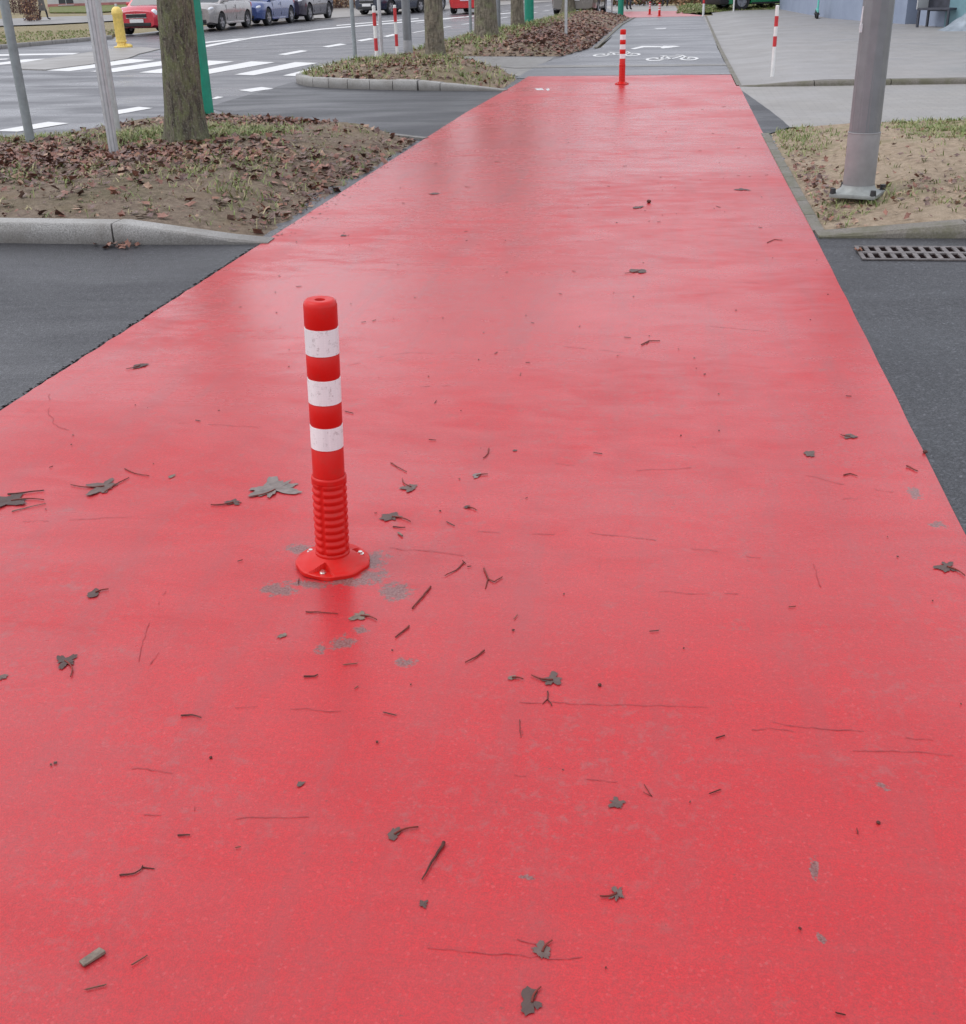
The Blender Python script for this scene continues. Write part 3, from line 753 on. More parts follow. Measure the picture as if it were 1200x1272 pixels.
litter('leaf_litter', 5200, samp(I1v, d1), H1, (.014, .050), 'reddish brown fallen leaves heaped round the pole and tree on the near left island')
litter('leaf_crumbs', 3600, samp(I1v, lambda x, y: .35+.65*blob(-2.65, 9, .35, 4)(x, y)), H1, (.007, .018), 'small leaf scraps scattered over the soil of the near left island')
def g1(x, y):
    t = math.hypot(x+4.65, y-10.75)
    return max(0, min(1, .95*math.exp(-((t-.38)/.40)**2)+.5*blob(-4.2, 11.2, .5, .3)(x, y)+.3*blob(-3.1, 7.9, .25, .25)(x, y)+.25*blob(-3.6, 8.8, .6, .6)(x, y)+.4*blob(-6.3, 10.7, .5, .4)(x, y)+.25*blob(-4.9, 8.2, .4, .3)(x, y)+.02))
grass('grass_tufts', 2300, samp(I1v, g1), H1, (.03, .085), 'green and yellow grass tufts round the trunk base on the near left island')
grass('grass_tufts', 500, samp(I1v, lambda x, y: .4), H1, (.015, .035), 'short sparse grass on the bare soil of the near left island')
litter('leaf_litter', 1500, samp(I2, lambda x, y: .15+.85*math.exp(-((x+4.5)/1.0)**2)), H2, (.025, .055), 'yellowish brown fallen leaves on the kerbed island with the striped posts', weights=(3, 4, 3, 3, 4, 2))
grass('grass_tufts', 900, samp(I2, lambda x, y: .35+.65*blob(-5.2, 19.8, 1.2, 1.6)(x, y)), H2, (.05, .13), 'long yellow green grass on the kerbed island with the striped posts', .006)
litter('leaf_litter', 6500, samp(I3, lambda x, y: (.25+.75*sstep((x+4.6)/1.5))*(1.0 if y < 36 else .35)), H3, (.03, .065), 'thick brown leaf carpet on the long island beside the grey path', weights=(5, 4, 5, 2, 5, 1))
grass('grass_tufts', 1600, samp(I3, lambda x, y: sstep((-3.4-x)/1.2)), H3, (.06, .18), 'dry pale grass round the trunks on the long far island', .008)
grass('grass_tufts', 2600, samp([(2.0, 10.6), (2.4, 9.7), (3.2, 9.2), (6, 9.2), (6, 13), (2.9, 12.6), (2.0, 12.4)], lambda x, y: min(1, .55+1.2*noise.noise(Vector((x*2.5, y*2.5, 3))))), H4, (.02, .05), 'dense green grass patch at the back right of the sandy island')
litter('leaf_litter', 700, samp(IR, lambda x, y: max(blob(1.0, 8.6, .18, 1.5)(x, y), .7*blob(1.7, 7.9, .35, .4)(x, y), .05 if x < 3 else 0)), H4, (.012, .032), 'small brown leaves on the sandy island along the red path edge', weights=(3, 4, 3, 3, 3, 1))
grass('grass_tufts', 2600, samp(IR, lambda x, y: max(blob(1.05, 11.3, .35, .9)(x, y), sstep((x-1.9)/.6)*sstep((y-10.2)/.9)*.9, .8*blob(1.3, 7.85, .32, .22)(x, y), .5*blob(1.9, 7.5, .5, .18)(x, y), .4*blob(1.05, 7.5, .2, .3)(x, y), .05) if x < 5 else 0), H4, (.02, .07), 'green and yellow grass patches on the sandy island at the lamp post')
for (gx, nn, sp, P) in ((0, 90, (-7.0, -3.2, 6.40, 6.62), None),):
    def sx_():
        x = random.uniform(-7.0, -3.2); 
        return (x, random.uniform(6.50, 6.63)) if noise.noise(Vector((x*2.5, 0, 0))) > .12 else None
    litter('leaf_litter', 70, sx_, lambda x, y: -.006, (.012, .035), 'dead leaves gathered in the gutter along the near left kerb')

# debris on the red path: crumbs too many to count
def debris():
    bm = bmesh.new()
    for i in range(260):
        y = 1.0+14*random.random()**1.6; x = random.uniform(-2.4, .8)
        c = Vector((x, y, .002)); s = random.uniform(.0008, .0024)*(1+y*.10)
        a = random.uniform(0, PI); l = random.choice((1, 1, 1.5, 4, 7))
        d = Vector((math.cos(a), math.sin(a), 0)); nn = Vector((-d.y, d.x, 0))
        w_ = s*.9 if l < 3 else s*.35
        vs = [bm.verts.new(c+d*(s*l*sx*random.uniform(.7, 1.1))+nn*(w_*sy*random.uniform(.6, 1.1))+Vector((0, 0, z))) for z in (0, .0022) for sx, sy in ((-1, -1), (1, -1), (1, 1), (-1, 1))]
        for q in ((0, 1, 5, 4), (1, 2, 6, 5), (2, 3, 7, 6), (3, 0, 4, 7), (4, 5, 6, 7)):
            f = bm.faces.new([vs[k] for k in q]); f.material_index = i % 3
    for i in range(520):   # dark chips along the coating's ragged left edge, drawing its step's shadow line
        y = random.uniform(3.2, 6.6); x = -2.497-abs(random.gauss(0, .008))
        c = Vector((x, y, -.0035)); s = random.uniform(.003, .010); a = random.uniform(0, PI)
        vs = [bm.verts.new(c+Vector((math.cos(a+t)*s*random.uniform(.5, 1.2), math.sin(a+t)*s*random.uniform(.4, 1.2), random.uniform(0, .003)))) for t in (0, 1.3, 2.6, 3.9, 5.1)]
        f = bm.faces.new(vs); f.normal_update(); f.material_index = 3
    for i in range(260):   # gritty soil and crumbs washed over the edge next to the near left island and at the red end
        y = random.uniform(6.9, 11.4); x = -2.5+random.random()**2*.22*(.6+noise.noise(Vector((y*3, 1, 1)))*1.5)
        c = Vector((x, y, .003)); s = random.uniform(.003, .012); a = random.uniform(0, PI)
        vs = [bm.verts.new(c+Vector((math.cos(a+t)*s*random.uniform(.5, 1.2), math.sin(a+t)*s*random.uniform(.4, 1), 0))) for t in (0, 1.3, 2.6, 3.9, 5.1)]
        f = bm.faces.new(vs); f.normal_update(); f.material_index = i % 3
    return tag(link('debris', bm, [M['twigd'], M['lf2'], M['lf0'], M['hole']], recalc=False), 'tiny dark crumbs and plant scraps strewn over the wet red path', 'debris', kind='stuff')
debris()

# ------------------------------------------------------------------ single leaves and twigs on the red path
def one_leaf(u, v, wpx, label, rot=0, sq=1.0, stem=None, mat='leaf', lobes=5, crumple=.03, group='leaves lying on the red path', cat='leaf'):
    c = at(u, v); sc_ = wpx/(F/(Vector((c.x, c.y, -H)).dot(fwd)))
    r = sc_/1.5
    bm = bmesh.new()
    o2 = leaf_verts(r, lobes, 1)
    ca, sa = math.cos(rot), math.sin(rot)
    sd = random.uniform(0, 99)
    outl = []
    for i in range(len(o2)):
        a = Vector(o2[i]); b = Vector(o2[(i+1) % len(o2)])
        for t in (0, .33, .66):
            p = a.lerp(b, t); p += p.normalized()*r*(.30*noise.noise(Vector((p.x/r*1.6, p.y/r*1.6, sd)))+.24*noise.noise(Vector((p.x/r*7, p.y/r*7, sd))))
            outl.append(p)
    def P(p, k):
        x, y = p.x*k, p.y*k*sq
        z = .002+abs(noise.noise(Vector((x/r*1.5, y/r*1.5, sd))))*r*crumple*2.2+crumple*r*.5*(k**2)*abs(math.sin(math.atan2(y, x)*2.5))
        return Vector((x*ca-y*sa, x*sa+y*ca, z))
    rings = [[bm.verts.new(P(p, k)) for p in outl] for k in (1, .62, .3)]
    ce = bm.verts.new((0, 0, .003))
    m = len(outl)
    for q in range(2):
        for i in range(m): bm.faces.new((rings[q][i], rings[q][(i+1) % m], rings[q+1][(i+1) % m], rings[q+1][i]))
    for i in range(m): bm.faces.new((rings[2][i], rings[2][(i+1) % m], ce))
    o = link('fallen_leaf', bm, M[mat], smooth=True, loc=(c.x, c.y, 0), recalc=False)
    if stem:
        q = at(*stem)-c
        bm = bmesh.new(); k = 6
        pts = []
        for i in range(k+1):
            t = i/k; p = Vector((q.x*t, q.y*t, .004)); p += Vector((-q.y, q.x, 0))*.12*math.sin(t*PI)
            pts.append(p)
        add_tube(bm, pts, [.0022-.0008*i/k for i in range(k+1)], 6)
        link('leaf_stem', bm, M['twig'], o, smooth=True)
    return tag(o, label, cat, group)
LV = [
 (342, 609, 56, 'large grey maple leaf with ragged lobes just left of the nearest bollard', .6, 1.1, (310, 618), 'leafp', 7),
 (130, 605, 42, 'grey flattened leaf with long lobes, left of the large maple leaf', 1.4, .8, (88, 603), 'leaf', 5),
 (14, 623, 44, 'dark grey leaf crossed by twigs at the left picture edge', .2, .9, (55, 622), 'leaf', 5),
 (290, 625, 20, 'small dark leaf with a stem pointing left, left of the nearest bollard', .3, .8, (262, 628), 'leaf', 5),
 (511, 606, 26, 'small grey lobed leaf right of the nearest bollard, stem up left', 1.8, .9, (500, 596), 'leaf', 5),
 (487, 643, 24, 'grey star shaped leaf with a red stem, right of the nearest bollard', 1.2, 1.1, (510, 649), 'leaf', 7),
 (81, 822, 30, 'roundish grey brown leaf with a short stem on the lower left of the path', 3.3, 1.0, (88, 842), 'leaf', 5),
 (119, 737, 26, 'slim grey leaf fragment above the round leaf on the left', 1.5, .55, (135, 733), 'leaf', 3),
 (350, 791, 17, 'narrow curled brown leaf left of the scuffed patch', 1.0, .4, None, 'chip', 3),
 (3, 842, 18, 'dark leaf tip cut by the left picture edge', .2, .6, None, 'leaf', 3),
 (687, 846, 30, 'dark crumpled leaf with a frayed twig in the middle of the path', .1, .9, (660, 840), 'leaf', 5),
 (636, 843, 14, 'small curled leaf strip left of the crumpled dark leaf', .8, .6, (650, 845), 'chip', 3),
 (765, 998, 20, 'small brown wrinkled leaf in the lower middle of the path', 2.4, 1.0, None, 'leaf', 5),
 (766, 1111, 28, 'dark pointed leaf with a thin stem to the left', 4.5, .6, (745, 1115), 'leaf', 5),
 (674, 1184, 25, 'oval dark leaf with a hooked stem near the bottom', .2, 1.2, (686, 1170), 'leaf', 5),
 (661, 1247, 32, 'dark rolled leaf at the bottom edge of the picture', .5, 1.1, (672, 1228), 'leaf', 3),
 (490, 1038, 28, 'curved dark leaf scrap with a long red stem', 1.4, .45, (520, 1029), 'leaf', 3),
 (1176, 705, 34, 'grey fingered leaf at the right edge of the red path', 1.6, .9, (1198, 716), 'leaf', 5),
 (1056, 543, 17, 'small grey leaf on a red twig far right on the path', .4, .7, (1044, 541), 'leaf', 3),
 (1007, 564, 24, 'thin grey leaf left of the small leaf on the red twig', 1.5, .5, None, 'leaf', 3),
 (794, 337, 24, 'grey leaf with a stem in the middle distance, right of the bollard', 1.6, .8, (776, 340), 'leaf', 3),
 (174, 455, 24, 'curved grey leaf near the left asphalt edge', 1.3, .5, (157, 459), 'leaf', 3),
 (448, 766, 20, 'shredded brown leaf on a twig below the nearest bollard', 2.4, 1.2, (468, 771), 'chip', 5),
 (592, 592, 18, 'narrow pale leaf with a stem right of the nearest bollard', 1.4, .4, (606, 590), 'leafp', 3),
 (581, 631, 12, 'tiny grey leaf beside the long thin crack', .6, .7, (592, 635), 'leaf', 3),
 (374, 975, 16, 'small dark leaf chip left of the lower middle of the path', 1.4, .5, None, 'leaf', 3),
 (922, 236, 18, 'faint grey leaf far up the path near the right edge', .3, .9, None, 'leaf', 5),
 (793, 258, 20, 'faint flat leaf far up the middle of the path', 1.5, .6, None, 'leaf', 3),
 (540, 241, 14, 'small dark leaf far up the path left of the middle', .5, 1, None, 'leaf', 5),
 (426, 293, 9, 'tiny dark leaf far up the path near the soil edge', .5, 1, None, 'leaf', 5),
 (527, 1124, 14, 'small frayed dark scrap of leaf low on the path', .9, 1, None, 'leaf', 5),
 (214, 592, 13, 'tiny brown leaf between the two grey maple leaves', 1.2, .5, None, 'chip', 3),
 (640, 560, 8, 'tiny grey leaf speck in the middle of the path', 1.2, .7, None, 'leaf', 3),
]
for L in LV:
    u, v, wp, lab, rot, sq, stem, mat, lob = L
    one_leaf(u, v, wp, lab, rot, sq, stem, mat, lob)
def twig(pts, r, label, mat='twig', taper=.6, name='twig', cat='twig', fork=None):
    P0 = [at(*p) for p in pts]; c = P0[0].copy()
    fine = []
    for a, b in zip(P0, P0[1:]):
        for j in range(4): fine.append(a.lerp(b, j/4))
    fine.append(P0[-1])
    bm = bmesh.new(); n_ = len(fine)
    r *= .78
    q = [Vector((p.x-c.x+noise.noise(p*60)*.002, p.y-c.y+noise.noise(p*50)*.002, r+.0005+abs(noise.noise(p*30))*.002)) for p in fine]
    add_tube(bm, q, [r*(1-(1-taper)*i/(n_-1)) for i in range(n_)], 7)
    if fork:
        f = [at(*p) for p in fork]
        add_tube(bm, [Vector((p.x-c.x, p.y-c.y, r)) for p in f], [r*.8, r*.7, r*.4][:len(f)] if len(f) > 2 else [r*.8, r*.5], 6)
    o = link(name, bm, M[mat], smooth=True, loc=(c.x, c.y, 0))
    return tag(o, label, cat, 'twigs lying on the red path')
twig([(552, 1048), (541, 1066), (525, 1094)], .0045, 'thick dark stick, widest at its top, in the lower middle of the path', 'twigd', .35)
twig([(535, 730), (525, 742), (512, 757)], .0032, 'straight red twig down right of the bollard foot', 'twig', .8)
twig([(508, 779), (500, 786), (491, 793)], .0030, 'short red twig below the one beside the bollard foot', 'twig', .7)
twig([(602, 809), (590, 818), (578, 824)], .0028, 'straight thin twig right of the short red twig', 'twig')
twig([(576, 700), (567, 709), (552, 716)], .0024, 'thin twig with a frayed tip right of the bollard', 'twig')
twig([(601, 707), (606, 720), (614, 724), (624, 718)], .0030, 'forked y shaped twig right of the bollard foot', 'twig', fork=[(606, 720), (603, 732)])
twig([(148, 1088), (160, 1087), (168, 1086), (176, 1080), (178, 1076)], .0022, 'zigzag dark twig at the lower left', 'twigd', fork=[(176, 1078), (192, 1080)])
twig([(222, 1038), (229, 1038.5), (236, 1039)], .0024, 'short level dark twig above the zigzag twig', 'twigd')
twig([(380, 761), (395, 761), (420, 763)], .0022, 'thin bent twig just under the bollard foot', 'twig')
twig([(378, 841), (390, 841), (395, 839)], .0028, 'short brown twig below the curled leaf', 'twigd')
twig([(225, 890), (238, 889), (250, 892)], .0024, 'short bent twig on the left below the round leaf', 'twigd')
twig([(486, 576), (494, 581), (505, 587)], .0026, 'thin slanting twig up right of the bollard ribs', 'twig')
twig([(607, 558), (606, 565), (600, 570)], .0030, 'short curved twig right of the bollard middle', 'twig')
twig([(300, 625), (280, 627), (262, 628)], .0016, 'hair thin twig left of the small dark leaf', 'twig')
twig([(10, 615), (30, 613), (55, 610)], .0036, 'dark twig lying over the leaf at the left picture edge', 'twigd')
twig([(15, 636), (35, 631), (57, 626)], .0022, 'pale thin twig under the leaf at the left picture edge', 'chip')
twig([(130, 612), (145, 602), (160, 594)], .0030, 'slanting twig across the long lobed grey leaf', 'twig')
twig([(155, 583), (168, 589), (186, 592)], .0024, 'thin curved twig above the long lobed grey leaf', 'twig')
twig([(680, 860), (681, 870), (686, 878)], .0020, 'fine y shaped twig below the crumpled dark leaf', 'twigd', fork=[(681, 868), (674, 875)])
twig([(488, 655), (496, 656), (504, 656)], .0024, 'short dark twig under the star shaped leaf', 'twigd')
twig([(495, 663), (500, 667)], .0040, 'stubby brown twig end below the star shaped leaf', 'chip', .9)
twig([(797, 429), (806, 424), (820, 424)], .0034, 'forked twig in the middle distance right of the bollard', 'twig', fork=[(806, 424), (803, 428)])
twig([(953, 302), (962, 298), (972, 299)], .0034, 'thin bent twig far right near the kerb strip', 'twig')
twig([(1126, 580), (1133, 583), (1139, 586)], .0036, 'short red twig close to the right edge of the path', 'twig')
twig([(1048, 591), (1056, 589), (1065, 592)], .0028, 'small red twig left of the one at the right edge', 'twig')
twig([(800, 975), (810, 990), (800, 985)], .0010, 'hair thin curved fibre right of the lower middle', 'twigd')
twig([(645, 895), (646, 905), (647, 917)], .0012, 'fine upright fibre below the dark crumpled leaf', 'twigd')
twig([(380, 690), (384, 684), (395, 681)], .0018, 'fine twig touching the left of the bollard foot', 'twigd')
def chip_obj(u, v, wpx, lpx, ang, label):
    c = at(u, v); s = (F/(Vector((c.x, c.y, -H)).dot(fwd)))
    bm = bmesh.new(); g = add_box(bm, (0, 0, .004), (wpx/s, lpx/s*1.5, .006), ang, 0, .0015)
    for q in bm.verts: q.co += Vector((noise.noise(q.co*300), noise.noise(q.co*300+Vector((5, 5, 5))), noise.noise(q.co*120)*.6))*.0022
    return tag(link('bark_chip', bm, M['chip'], loc=(c.x, c.y, 0)), label, 'bark chip')
chip_obj(115, 1191, 12, 20, -.6, 'grey oblong bark chip at the lower left of the path')
def seed(u, v, r, label):
    c = at(u, v); bm = bmesh.new(); bmesh.ops.create_icosphere(bm, subdivisions=2, radius=r)
    for q in bm.verts: q.co *= 1+.12*noise.noise(q.co*400); 
    bmesh.ops.scale(bm, vec=(1, 1, .75), verts=bm.verts)
    tag(link('seed', bm, M['twigd'], smooth=True, loc=(c.x, c.y, r*.7)), label, 'seed', 'dark round seeds on the ground')
seed(745, 852, .0045, 'round dark seed right of the crumpled leaf')
seed(806, 252, .016, 'dark round crumb far up the path near the faint leaf')
seed(1149, 563, .008, 'black pebble on the dark asphalt right of the path')
seed(262, 942, .0035, 'dark seed at the left among fine fibres')
seed(1091, 1023, .004, 'dark seed at the lower right')

# ------------------------------------------------------------------ flexible bollard
HB = .735
def flex_bollard(label, loc, tilt, group, rz=0, seg=96, white_patch=False):
    root = empty('flexible_bollard', loc, rot=(tilt[1], tilt[0], rz))
    tag(root, label, 'bollard', group)
    # foot: cone disc with three triangular bolt pockets, slightly facetted rim
    bolts = [math.atan2(-.079, -.006), math.atan2(.045, .065), math.atan2(.045, .065)+R(122)]
    def foot(r, z, t):
        if r > .05 and z > .01:
            for b in bolts:
                d = (t-b+PI) % (2*PI)-PI
                dx = r*math.cos(d); dy = r*math.sin(d)      # dx outwards
                if dx > .056 and abs(dy) < (dx-.056)*1.05: return r, min(z, .0125)
        fac = 1+.018*math.cos(9*t+.6)
        return (r*fac if r > .085 else r), z
    prof = [(.086, 0), (.098, .0005), (.100, .002), (.100, .011), (.098, .0135), (.0965, .0145)]
    k = 22
    for i in range(1, k+1):
        t = i/k; prof.append((.0965-(.0965-.0465)*t, .0145+.0215*t**1.15))
    bm = bmesh.new(); add_lathe(bm, prof, seg*2, foot, cap=False)
    link('foot', bm, M['rplastic'], root, smooth=28)
    for b in bolts:
        x, y = .079*math.cos(b), .079*math.sin(b)
        bm = bmesh.new(); bmesh.ops.create_cone(bm, cap_ends=True, segments=24, radius1=.0095, radius2=.0095, depth=.002, matrix=Matrix.Translation((x, y, .0138)))
        bmesh.ops.create_cone(bm, cap_ends=True, segments=6, radius1=.0065, radius2=.006, depth=.006, matrix=Matrix.Translation((x, y, .0175)))
        link('bolt', bm, M['bolt'], root, smooth=30)
    # ribbed sleeve
    z0, z1 = .034, .262; nr = 10; pitch = (z1-z0-.016)/nr
    def rib(r, z, t):
        if z0+.010 < z < z1-.012:
            ph = ((z-z0-.010)/pitch) % 1
            g = (.5-.5*math.cos(2*PI*ph))**.7
            k_ = abs(((t-R(-103))/(PI/2)+.5) % 1-.5)*PI/2     # four smooth vertical grooves
            m = sstep((k_-.075)/.07)
            return r-.0045*(1-m)-.0042*(1-g)*m, z
        return r, z
    prof = [(.0465, .030)]
    zz = z0
    while zz < z1: prof.append((.0463, zz)); zz += .0018
    prof += [(.0463, z1), (.0455, z1+.003), (.0425, z1+.005)]
    bm = bmesh.new(); add_lathe(bm, prof, seg, rib, cap=False); link('ribbed_sleeve', bm, M['rplastic'], root, smooth=True)
    # tube: smooth, with slightly waisted recesses for the film
    bands = [(.348, .408), (.471, .535), (.599, .665)]
    rt = .0418
    prof = [(rt, z1-.01)]; 
    for a, b in bands:
        prof += [(rt, a-.004), (rt-.0012, a-.002), (rt-.0012, b+.002), (rt, b+.004)]
    prof += [(rt-.0002, HB-.014), (rt-.0025, HB-.006), (rt-.007, HB-.001), (rt-.012, HB), (.0135, HB-.0015), (.0125, HB-.004), (.012, HB-.045)]
    bm = bmesh.new(); add_lathe(bm, prof, seg//2, cap=False)
    link('tube', bm, M['rplastic'], root, smooth=50)
    bm = bmesh.new(); bmesh.ops.create_circle(bm, cap_ends=True, segments=24, radius=.0125, matrix=Matrix.Translation((0, 0, HB-.02)))
    link('top_hole', bm, M['hole'], root)
    for a, b in bands:
        bm = bmesh.new()
        add_lathe(bm, [(rt-.0014, a-.0005), (rt+.0003, a), (rt+.0005, (a+b)/2), (rt+.0003, b), (rt-.0014, b+.0005)], seg//2, cap=False)
        link('reflective_band', bm, M['film'], root, smooth=40)
    return root
gb = 'flexible bollards standing along the cycle path'
bpos = at(414, 700)
B0 = flex_bollard('nearest red flexible bollard with three white bands on the wet red path', (bpos.x, bpos.y, 0), (math.atan2(.030, HB), 0), gb)
c2 = at(772.5, 104.5)
for (x, y, t, lab) in ((c2.x, c2.y, 0, 'second red flexible bollard, at the far end of the near red path'),
                       (at(807, 18).x, at(807, 18).y, 0, 'tiny left one of two distant red bollards on the far red crossing'),
                       (at(819, 20).x, at(819, 20).y, 0, 'tiny right one of two distant red bollards on the far red crossing')):
    b = copy_tree(B0); b.location = (x, y, 0); b.rotation_euler = (0, 0, random.uniform(0, 2)); b['label'] = lab
    if y > 40: b.scale = (1, 1, .62)
bm = bmesh.new(); add_lathe(bm, [(.0475, .235), (.048, .236), (.048, .262), (.0475, .263)], 32, cap=False)
for f in list(bm.faces):
    if not (f.calc_center_median().y < -.03 and f.calc_center_median().x < .005): bm.faces.remove(f)
# ------------------------------------------------------------------ striped posts
def striped_post(label, base, h, bands, group, r=.03, foot=True, lean=(0, 0)):
    root = empty('striped_post', base, rot=(lean[1], lean[0], 0)); tag(root, label, 'post', group)
    bm = bmesh.new(); add_lathe(bm, [(r, -.03), (r, h-.006), (r*.8, h), (r*.3, h+.003)], 24); link('post_tube', bm, M['white'], root, smooth=35)
    for a, b in bands:
        bm = bmesh.new(); add_lathe(bm, [(r-.001, a), (r+.0015, a+.001), (r+.0015, b-.001), (r-.001, b)], 24, cap=False); link('red_band', bm, M['redp'], root, smooth=35)
    if foot:
        bm = bmesh.new(); add_lathe(bm, [(r*2.2, -.01), (r*2.2, .012), (r*1.2, .018), (r*1.05, .03)], 20); link('post_foot', bm, M['kerb'], root, smooth=35)
    return root
gp = 'red and white striped posts'
p = at(468.5, 78); striped_post('left one of two red and white striped posts on the kerbed island', (p.x, p.y, .05), .98, [(.17, .40), (.62, .86)], gp, .034)
p = at(494, 77); striped_post('right one of two red and white striped posts on the kerbed island', (p.x, p.y, .05), .98, [(.24, .46), (.68, .93)], gp, .030)
p = at(959, 97); pr = striped_post('red and white striped post on the plaza corner right of the path', (p.x, p.y, .01), .97, [(.42, .56), (.69, .83)], gp, .026, False)
p = at(911, 17); striped_post('thin white and red post in front of the green van', (p.x, p.y, .06), .95, [(.62, .80)], gp, .03, False)
p = at(873.5, 20); striped_post('white and red post at the far right end of the grey path', (p.x, p.y, 0), 1.0, [(.42, .62)], gp, .04, False)

# ------------------------------------------------------------------ plain poles
def pole(name, label, base, r, h, mat, cat='pole', flute=0, cap=True, group=None, collar=None, taper=0):
    root = empty(name, base); tag(root, label, cat, group)
    bm = bmesh.new()
    fn = (lambda rr, z, t: (rr*(1-.16*max(0, math.cos(flute*t))**4), z)) if flute else None
    add_lathe(bm, [(r, -.05), (r*(1-taper*.5), h*.5), (r*(1-taper), h-.01), (r*.7*(1-taper), h)], 48 if flute else 24, fn)
    link('shaft', bm, M[mat], root, smooth=40)
    if collar:
        bm = bmesh.new(); add_lathe(bm, [(r+.001, 0), (r+.004, .002), (r+.004, collar), (r+.001, collar+.004)], 24, cap=False); link('lower_sleeve', bm, M['lampl'], root, smooth=40)
    if cap:
        bm = bmesh.new(); add_lathe(bm, [(r*1.1, h-.02), (r*1.1, h+.004), (r*.6, h+.02), (.002, h+.022)], 20); link('pole_cap', bm, M['black'], root, smooth=40)
    return root
p = at(40, 186, .1); pole('sign_pole', 'grey green round pole at the far left of the near soil island', (p.x, p.y, .03), .042, 3.4, 'galvd')
p = at(143, 197, .14); pole('sign_pole', 'pale fluted pole standing in heaped leaves left of the big tree', (p.x, p.y, .08), .040, 3.2, 'galv', flute=8)
p = at(148, 172, .1); pole('sign_pole', 'thinner pale pole just behind the fluted pole', (p.x, p.y, .03), .030, 3.2, 'galv')
p = at(442, 82); pole('sign_pole', 'thin grey pole at the zebra crossing corner, left of the striped posts', (p.x, p.y, .03), .038, 3.3, 'galvd')
p = at(475, 77); pole('sign_pole', 'grey pole directly behind the left striped post', (p.x, p.y, .02), .036, 3.3, 'galv')
p = at(507.5, 75); pole('lamp_post', 'dark grey lamp post right of the two striped posts', (p.x, p.y, .04), .088, 6.5, 'lamp', 'lamp post', collar=.33, taper=.25)
p = at(703, 53); pole('sign_pole', 'thin light pole standing in the brown leaves beside the path', (p.x, p.y, .05), .034, 3.0, 'galv')
p = at(585, 46); pole('sign_pole', 'thin grey pole left of the thick leaning tree trunk', (p.x, p.y, .0), .04, 3.2, 'galvd')
p = at(619.5, 39); pole('sign_pole', 'dark thin pole right of the thick leaning tree trunk', (p.x, p.y, .0), .065, 4.5, 'lamp')
p = at(760, 18); pole('sign_pole', 'very thin distant pole left of the far green post', (p.x, p.y, .0), .03, 3.0, 'galv')
gg = 'green posts along the road'
p = at(263, 151, .05); pole('green_post', 'green post half hidden behind the near mossy tree', (p.x-.04, p.y, .02), .075, 5.0, 'green', 'post', group=gg)
p = at(657.5, 36.5); pole('green_post', 'thick green post beside the fourth tree trunk on the long island', (p.x, p.y, .05), .145, 5.0, 'green', 'post', group=gg)
p = at(771, 20); pole('green_post', 'far green post at the tip of the long island', (p.x, p.y, .05), .11, 5.0, 'green', 'post', group=gg)

# ---- street lamp at right: octagonal shaft, lighter sleeve, flared foot on a square plate with nuts
def street_lamp():
    base = at(1065, 243, .055); root = empty('street_lamp', (base.x, base.y, .055))
    tag(root, 'large grey street lamp post bolted to a plate on the sandy island', 'street lamp')
    bm = bmesh.new(); add_lathe(bm, [(.0995, .405), (.0965, 1.2), (.090, 3), (.06, 7)], 12, cap=True)
    bmesh.ops.bevel(bm, geom=[e for e in bm.edges if abs((e.verts[0].co-e.verts[1].co).normalized().z) > .9], offset=.010, segments=3, affect='EDGES')
    sh = link('shaft', bm, M['lamp'], root, smooth=30)
    bm = bmesh.new(); add_lathe(bm, [(.098, .05), (.101, .06), (.1025, .40), (.1045, .402), (.1045, .408), (.099, .410)], 48, cap=False); link('lower_sleeve', bm, M['lampl'], root, smooth=40)
    bm = bmesh.new()
    add_lathe(bm, [(.150, .026), (.140, .032), (.120, .044), (.108, .06), (.1035, .075)], 40, cap=False)
    link('foot_flare', bm, M['baseplate'], root, smooth=True)
    bm = bmesh.new(); add_box(bm, (0, 0, .015), (.30, .30, .026), R(-22), 0, .006); link('base_plate', bm, M['baseplate'], root, smooth=30)
    for i in range(4):
        a = R(-22)+PI/4+i*PI/2; x, y = .185*math.cos(a), .185*math.sin(a)
        bm = bmesh.new(); bmesh.ops.create_cone(bm, cap_ends=True, segments=12, radius1=.021, radius2=.017, depth=.035, matrix=Matrix.Translation((x, y, .043)))
        link('nut_cap', bm, M['black'], root, smooth=30)
    bm = bmesh.new(); add_tube(bm, [(0, 0, 7), (.0, 0, 7.4), (-.5, .1, 7.7), (-1.1, .2, 7.75)], [.045, .045, .04, .035], 12); link('arm', bm, M['lamp'], root, smooth=True)
    bm = bmesh.new(); add_box(bm, (-1.4, .25, 7.74), (.7, .28, .10), R(-8), 0, .03); link('lamp_head', bm, M['lampl'], root, smooth=30)
    # strip of white tape and a torn paper tag held by a thread
    bm = bmesh.new(); add_lathe(bm, [(.099, 1.25), (.1005, 1.252), (.1005, 1.273), (.099, 1.275)], 40, cap=False)
    for f in list(bm.faces):
        c = f.calc_center_median()
        if not (c.y < -.035 and c.x < .015): bm.faces.remove(f)
    link('tape', bm, M['tag'], root)
    bm = bmesh.new(); add_box(bm, (-.098, -.045, 1.035), (.018, .004, .05), R(20), 0, .001); add_tube(bm, [(-.098, -.045, 1.06), (-.0975, -.045, 1.16)], .003, 6); add_tube(bm, [(-.105, -.045, 1.03), (-.099, -.045, 1.15)], .002, 6)
    link('paper_tag', bm, M['tag'], root)
street_lamp()

